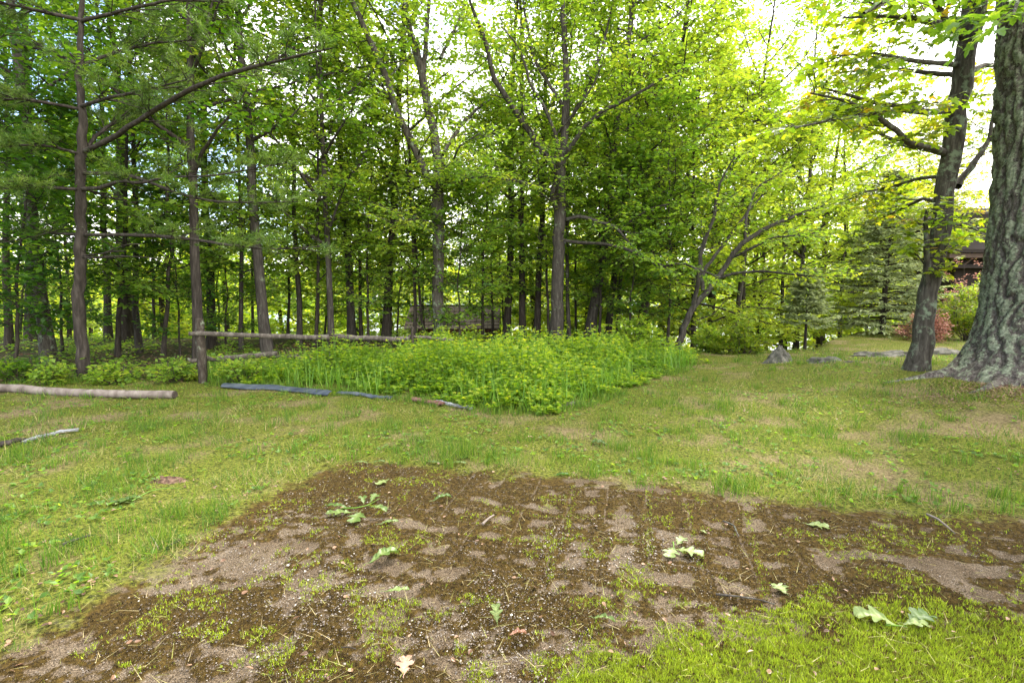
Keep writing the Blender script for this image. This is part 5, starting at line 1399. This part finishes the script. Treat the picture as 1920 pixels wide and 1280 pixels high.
# three-leaf cluster
def cluster(px, py, label, spec, cat, stem_pts=None, name='oak_sprig'):
    b = gp(px, py); root = empty(name, b, label, cat)
    if stem_pts:
        g = Geo(); P = np.array([gp(*q)-b+[0, 0, h_] for *q, h_ in stem_pts]); tubes(g, resample(P, np.ones(len(P)), 10)[0], np.linspace(.0045, .002, 10), 6); obj('stem', g, M['tallgrass'], root, True)
    for i, (dx, dy, L, W, rot, ti, cu, fo) in enumerate(spec):
        q = gp(px+dx, py+dy)-b
        oak_leaf(L, W, OK_, 'leaf', 0, 0, R_(rot), None, curl=cu, fold=fo, tint=ti, seed=40+i+int(px), parent=root, loc=(q[0], q[1], q[2]+.006+.006*i))
cluster(1262, 1030, 'cluster of three light green oak leaves on brown moss', [(0, 0, .12, .10, 150, .7, .1, .2), (5, 5, .15, .10, -115, .72, .1, .25), (8, -3, .10, .07, -40, .65, .15, .3)], 'leaf cluster',
        [(1262, 1020, .01), (1264, 1034, .01)])
cluster(672, 960, 'broken twig with five green oak leaves on the soil', [(-12, 3, .17, .085, 95, .55, .1, .5), (-20, -3, .16, .05, 80, .3, .2, .7), (4, 6, .15, .12, 178, .45, .08, .2), (10, -10, .12, .06, 20, .4, .3, .6), (24, -12, .11, .07, -10, .5, .3, .5), (22, 0, .15, .07, -120, .45, .25, .5)], 'leafy twig',
        [(640, 957, .01), (668, 958, .02), (690, 953, .02), (712, 940, .02)])
cluster(1682, 1178, 'large curled grey-green oak leaf lying on the bright moss', [(0, 0, .16, .13, 65, .75, .35, .5), (22, -4, .14, .10, -70, .25, .3, .4), (12, 0, .10, .06, -100, .8, .25, .7)], 'leaf cluster', [(1660, 1176, .01), (1700, 1178, .01)])
cluster(262, 938, 'limp dark green leafy twig lying in the grass at the left', [(-14, 6, .15, .07, 110, .8, .2, .5), (-4, 2, .16, .08, 125, .15, .2, .6), (6, 0, .12, .06, 100, .2, .2, .6)], 'leafy twig',
        [(248, 944, .02), (280, 930, .03), (312, 922, .03), (338, 918, .015)])
cluster(690, 870, 'small green leafy scrap at the left far corner of the soil', [(0, 0, .12, .04, 85, .6, .2, .5), (10, 0, .10, .04, -80, .4, .2, .5)], 'leafy twig')
cluster(830, 872, 'dark green leafy scrap where lawn meets the soil', [(0, 0, .16, .05, 75, .3, .2, .5), (14, 0, .14, .05, -95, .5, .2, .5)], 'leafy twig')

def stick(px_pts, r, label, mat='bark_brown', name='stick', cat='stick', lift=.01):
    Q = np.array([gp(*p) for p in px_pts]); b = Q[0].copy(); P = Q-b; P[:, 2] += r*.7+lift
    P, _ = resample(P, np.ones(len(P)), 12); P[:, 2] += np.sin(np.linspace(0, 3.1, 12))*r*.6
    g = Geo(); tubes(g, P, r*np.linspace(1, .6, 12)*(1+rngf(int(px_pts[0][0])).normal(0, .08, 12)), 7, .5, True)
    o = obj(name, g, M[mat], None, True, tuple(b)); tag(o, label, cat)
stick([(118, 1027), (145, 1018), (170, 1010)], .010, 'short grey stick lying in the lawn at the lower left', 'bark_grey')
stick([(312, 1032), (325, 1025), (342, 1016)], .006, 'short dark stick at the left edge of the bare soil')
stick([(283, 1010), (292, 1022), (296, 1030)], .005, 'short pale curved twig at the left edge of the bare soil', 'log_wood')
stick([(905, 988), (915, 980), (926, 970)], .009, 'stubby pale brown stick on moss near the middle of the soil', 'log_wood')
stick([(1342, 1120), (1385, 1124), (1425, 1132), (1452, 1138)], .0055, 'long thin dark twig lying above the bright moss', 'bark_grey')
stick([(1355, 981), (1375, 990), (1385, 1012)], .006, 'curved grey-brown twig in the brown moss right of the leaf cluster', 'bark_grey')
stick([(1738, 968), (1758, 978), (1790, 1005)], .008, 'pale root-like stick at the far soil edge on the right', 'log_wood')
stick([(640, 1219), (655, 1221), (668, 1223)], .003, 'tiny dark twig in the moss at the bottom centre-left', 'bark_dark')
stick([(0, 840), (20, 838), (48, 830)], .03, 'low orange-brown weathered root at the left end of the pale plank', 'bark_brown', 'root')

# little heap of dug brown earth in the lawn
def dug():
    b = gp(313, 900); rng = rngf(70); g = Geo(); nu, nv = 30, 9
    u = np.arange(nu)/nu*6.283; r = np.linspace(0, 1, nv)
    U, Rr = np.meshgrid(u, r, indexing='ij'); X = np.cos(U)*Rr*.14*(1+.25*np.sin(3*U+1)); Y = np.sin(U)*Rr*.09*(1+.2*np.cos(2*U))
    Z = height(X+b[0], Y+b[1])-b[2]+.035*(1-Rr**2)*(.4+1.2*fbm(X*60+9, Y*60, 3, 3))-.006
    idx = np.arange(nu*nv).reshape(nu, nv); a = idx[:, :-1]; bb = np.roll(idx, -1, 0)[:, :-1]; c = np.roll(idx, -1, 0)[:, 1:]; d = idx[:, 1:]
    g.add(np.stack([X, Y, Z], -1).reshape(-1, 3), np.stack([a, bb, c, d], -1).reshape(-1, 4))
    o = obj('earth_heap', g, simple_mat('dug_earth', [(.03, .016, .010), (.09, .05, .03), (.2, .13, .09)], 40), None, False, tuple(b)); tag(o, 'small patch of dug dark brown earth in the lawn left of the soil', 'earth heap')
dug()
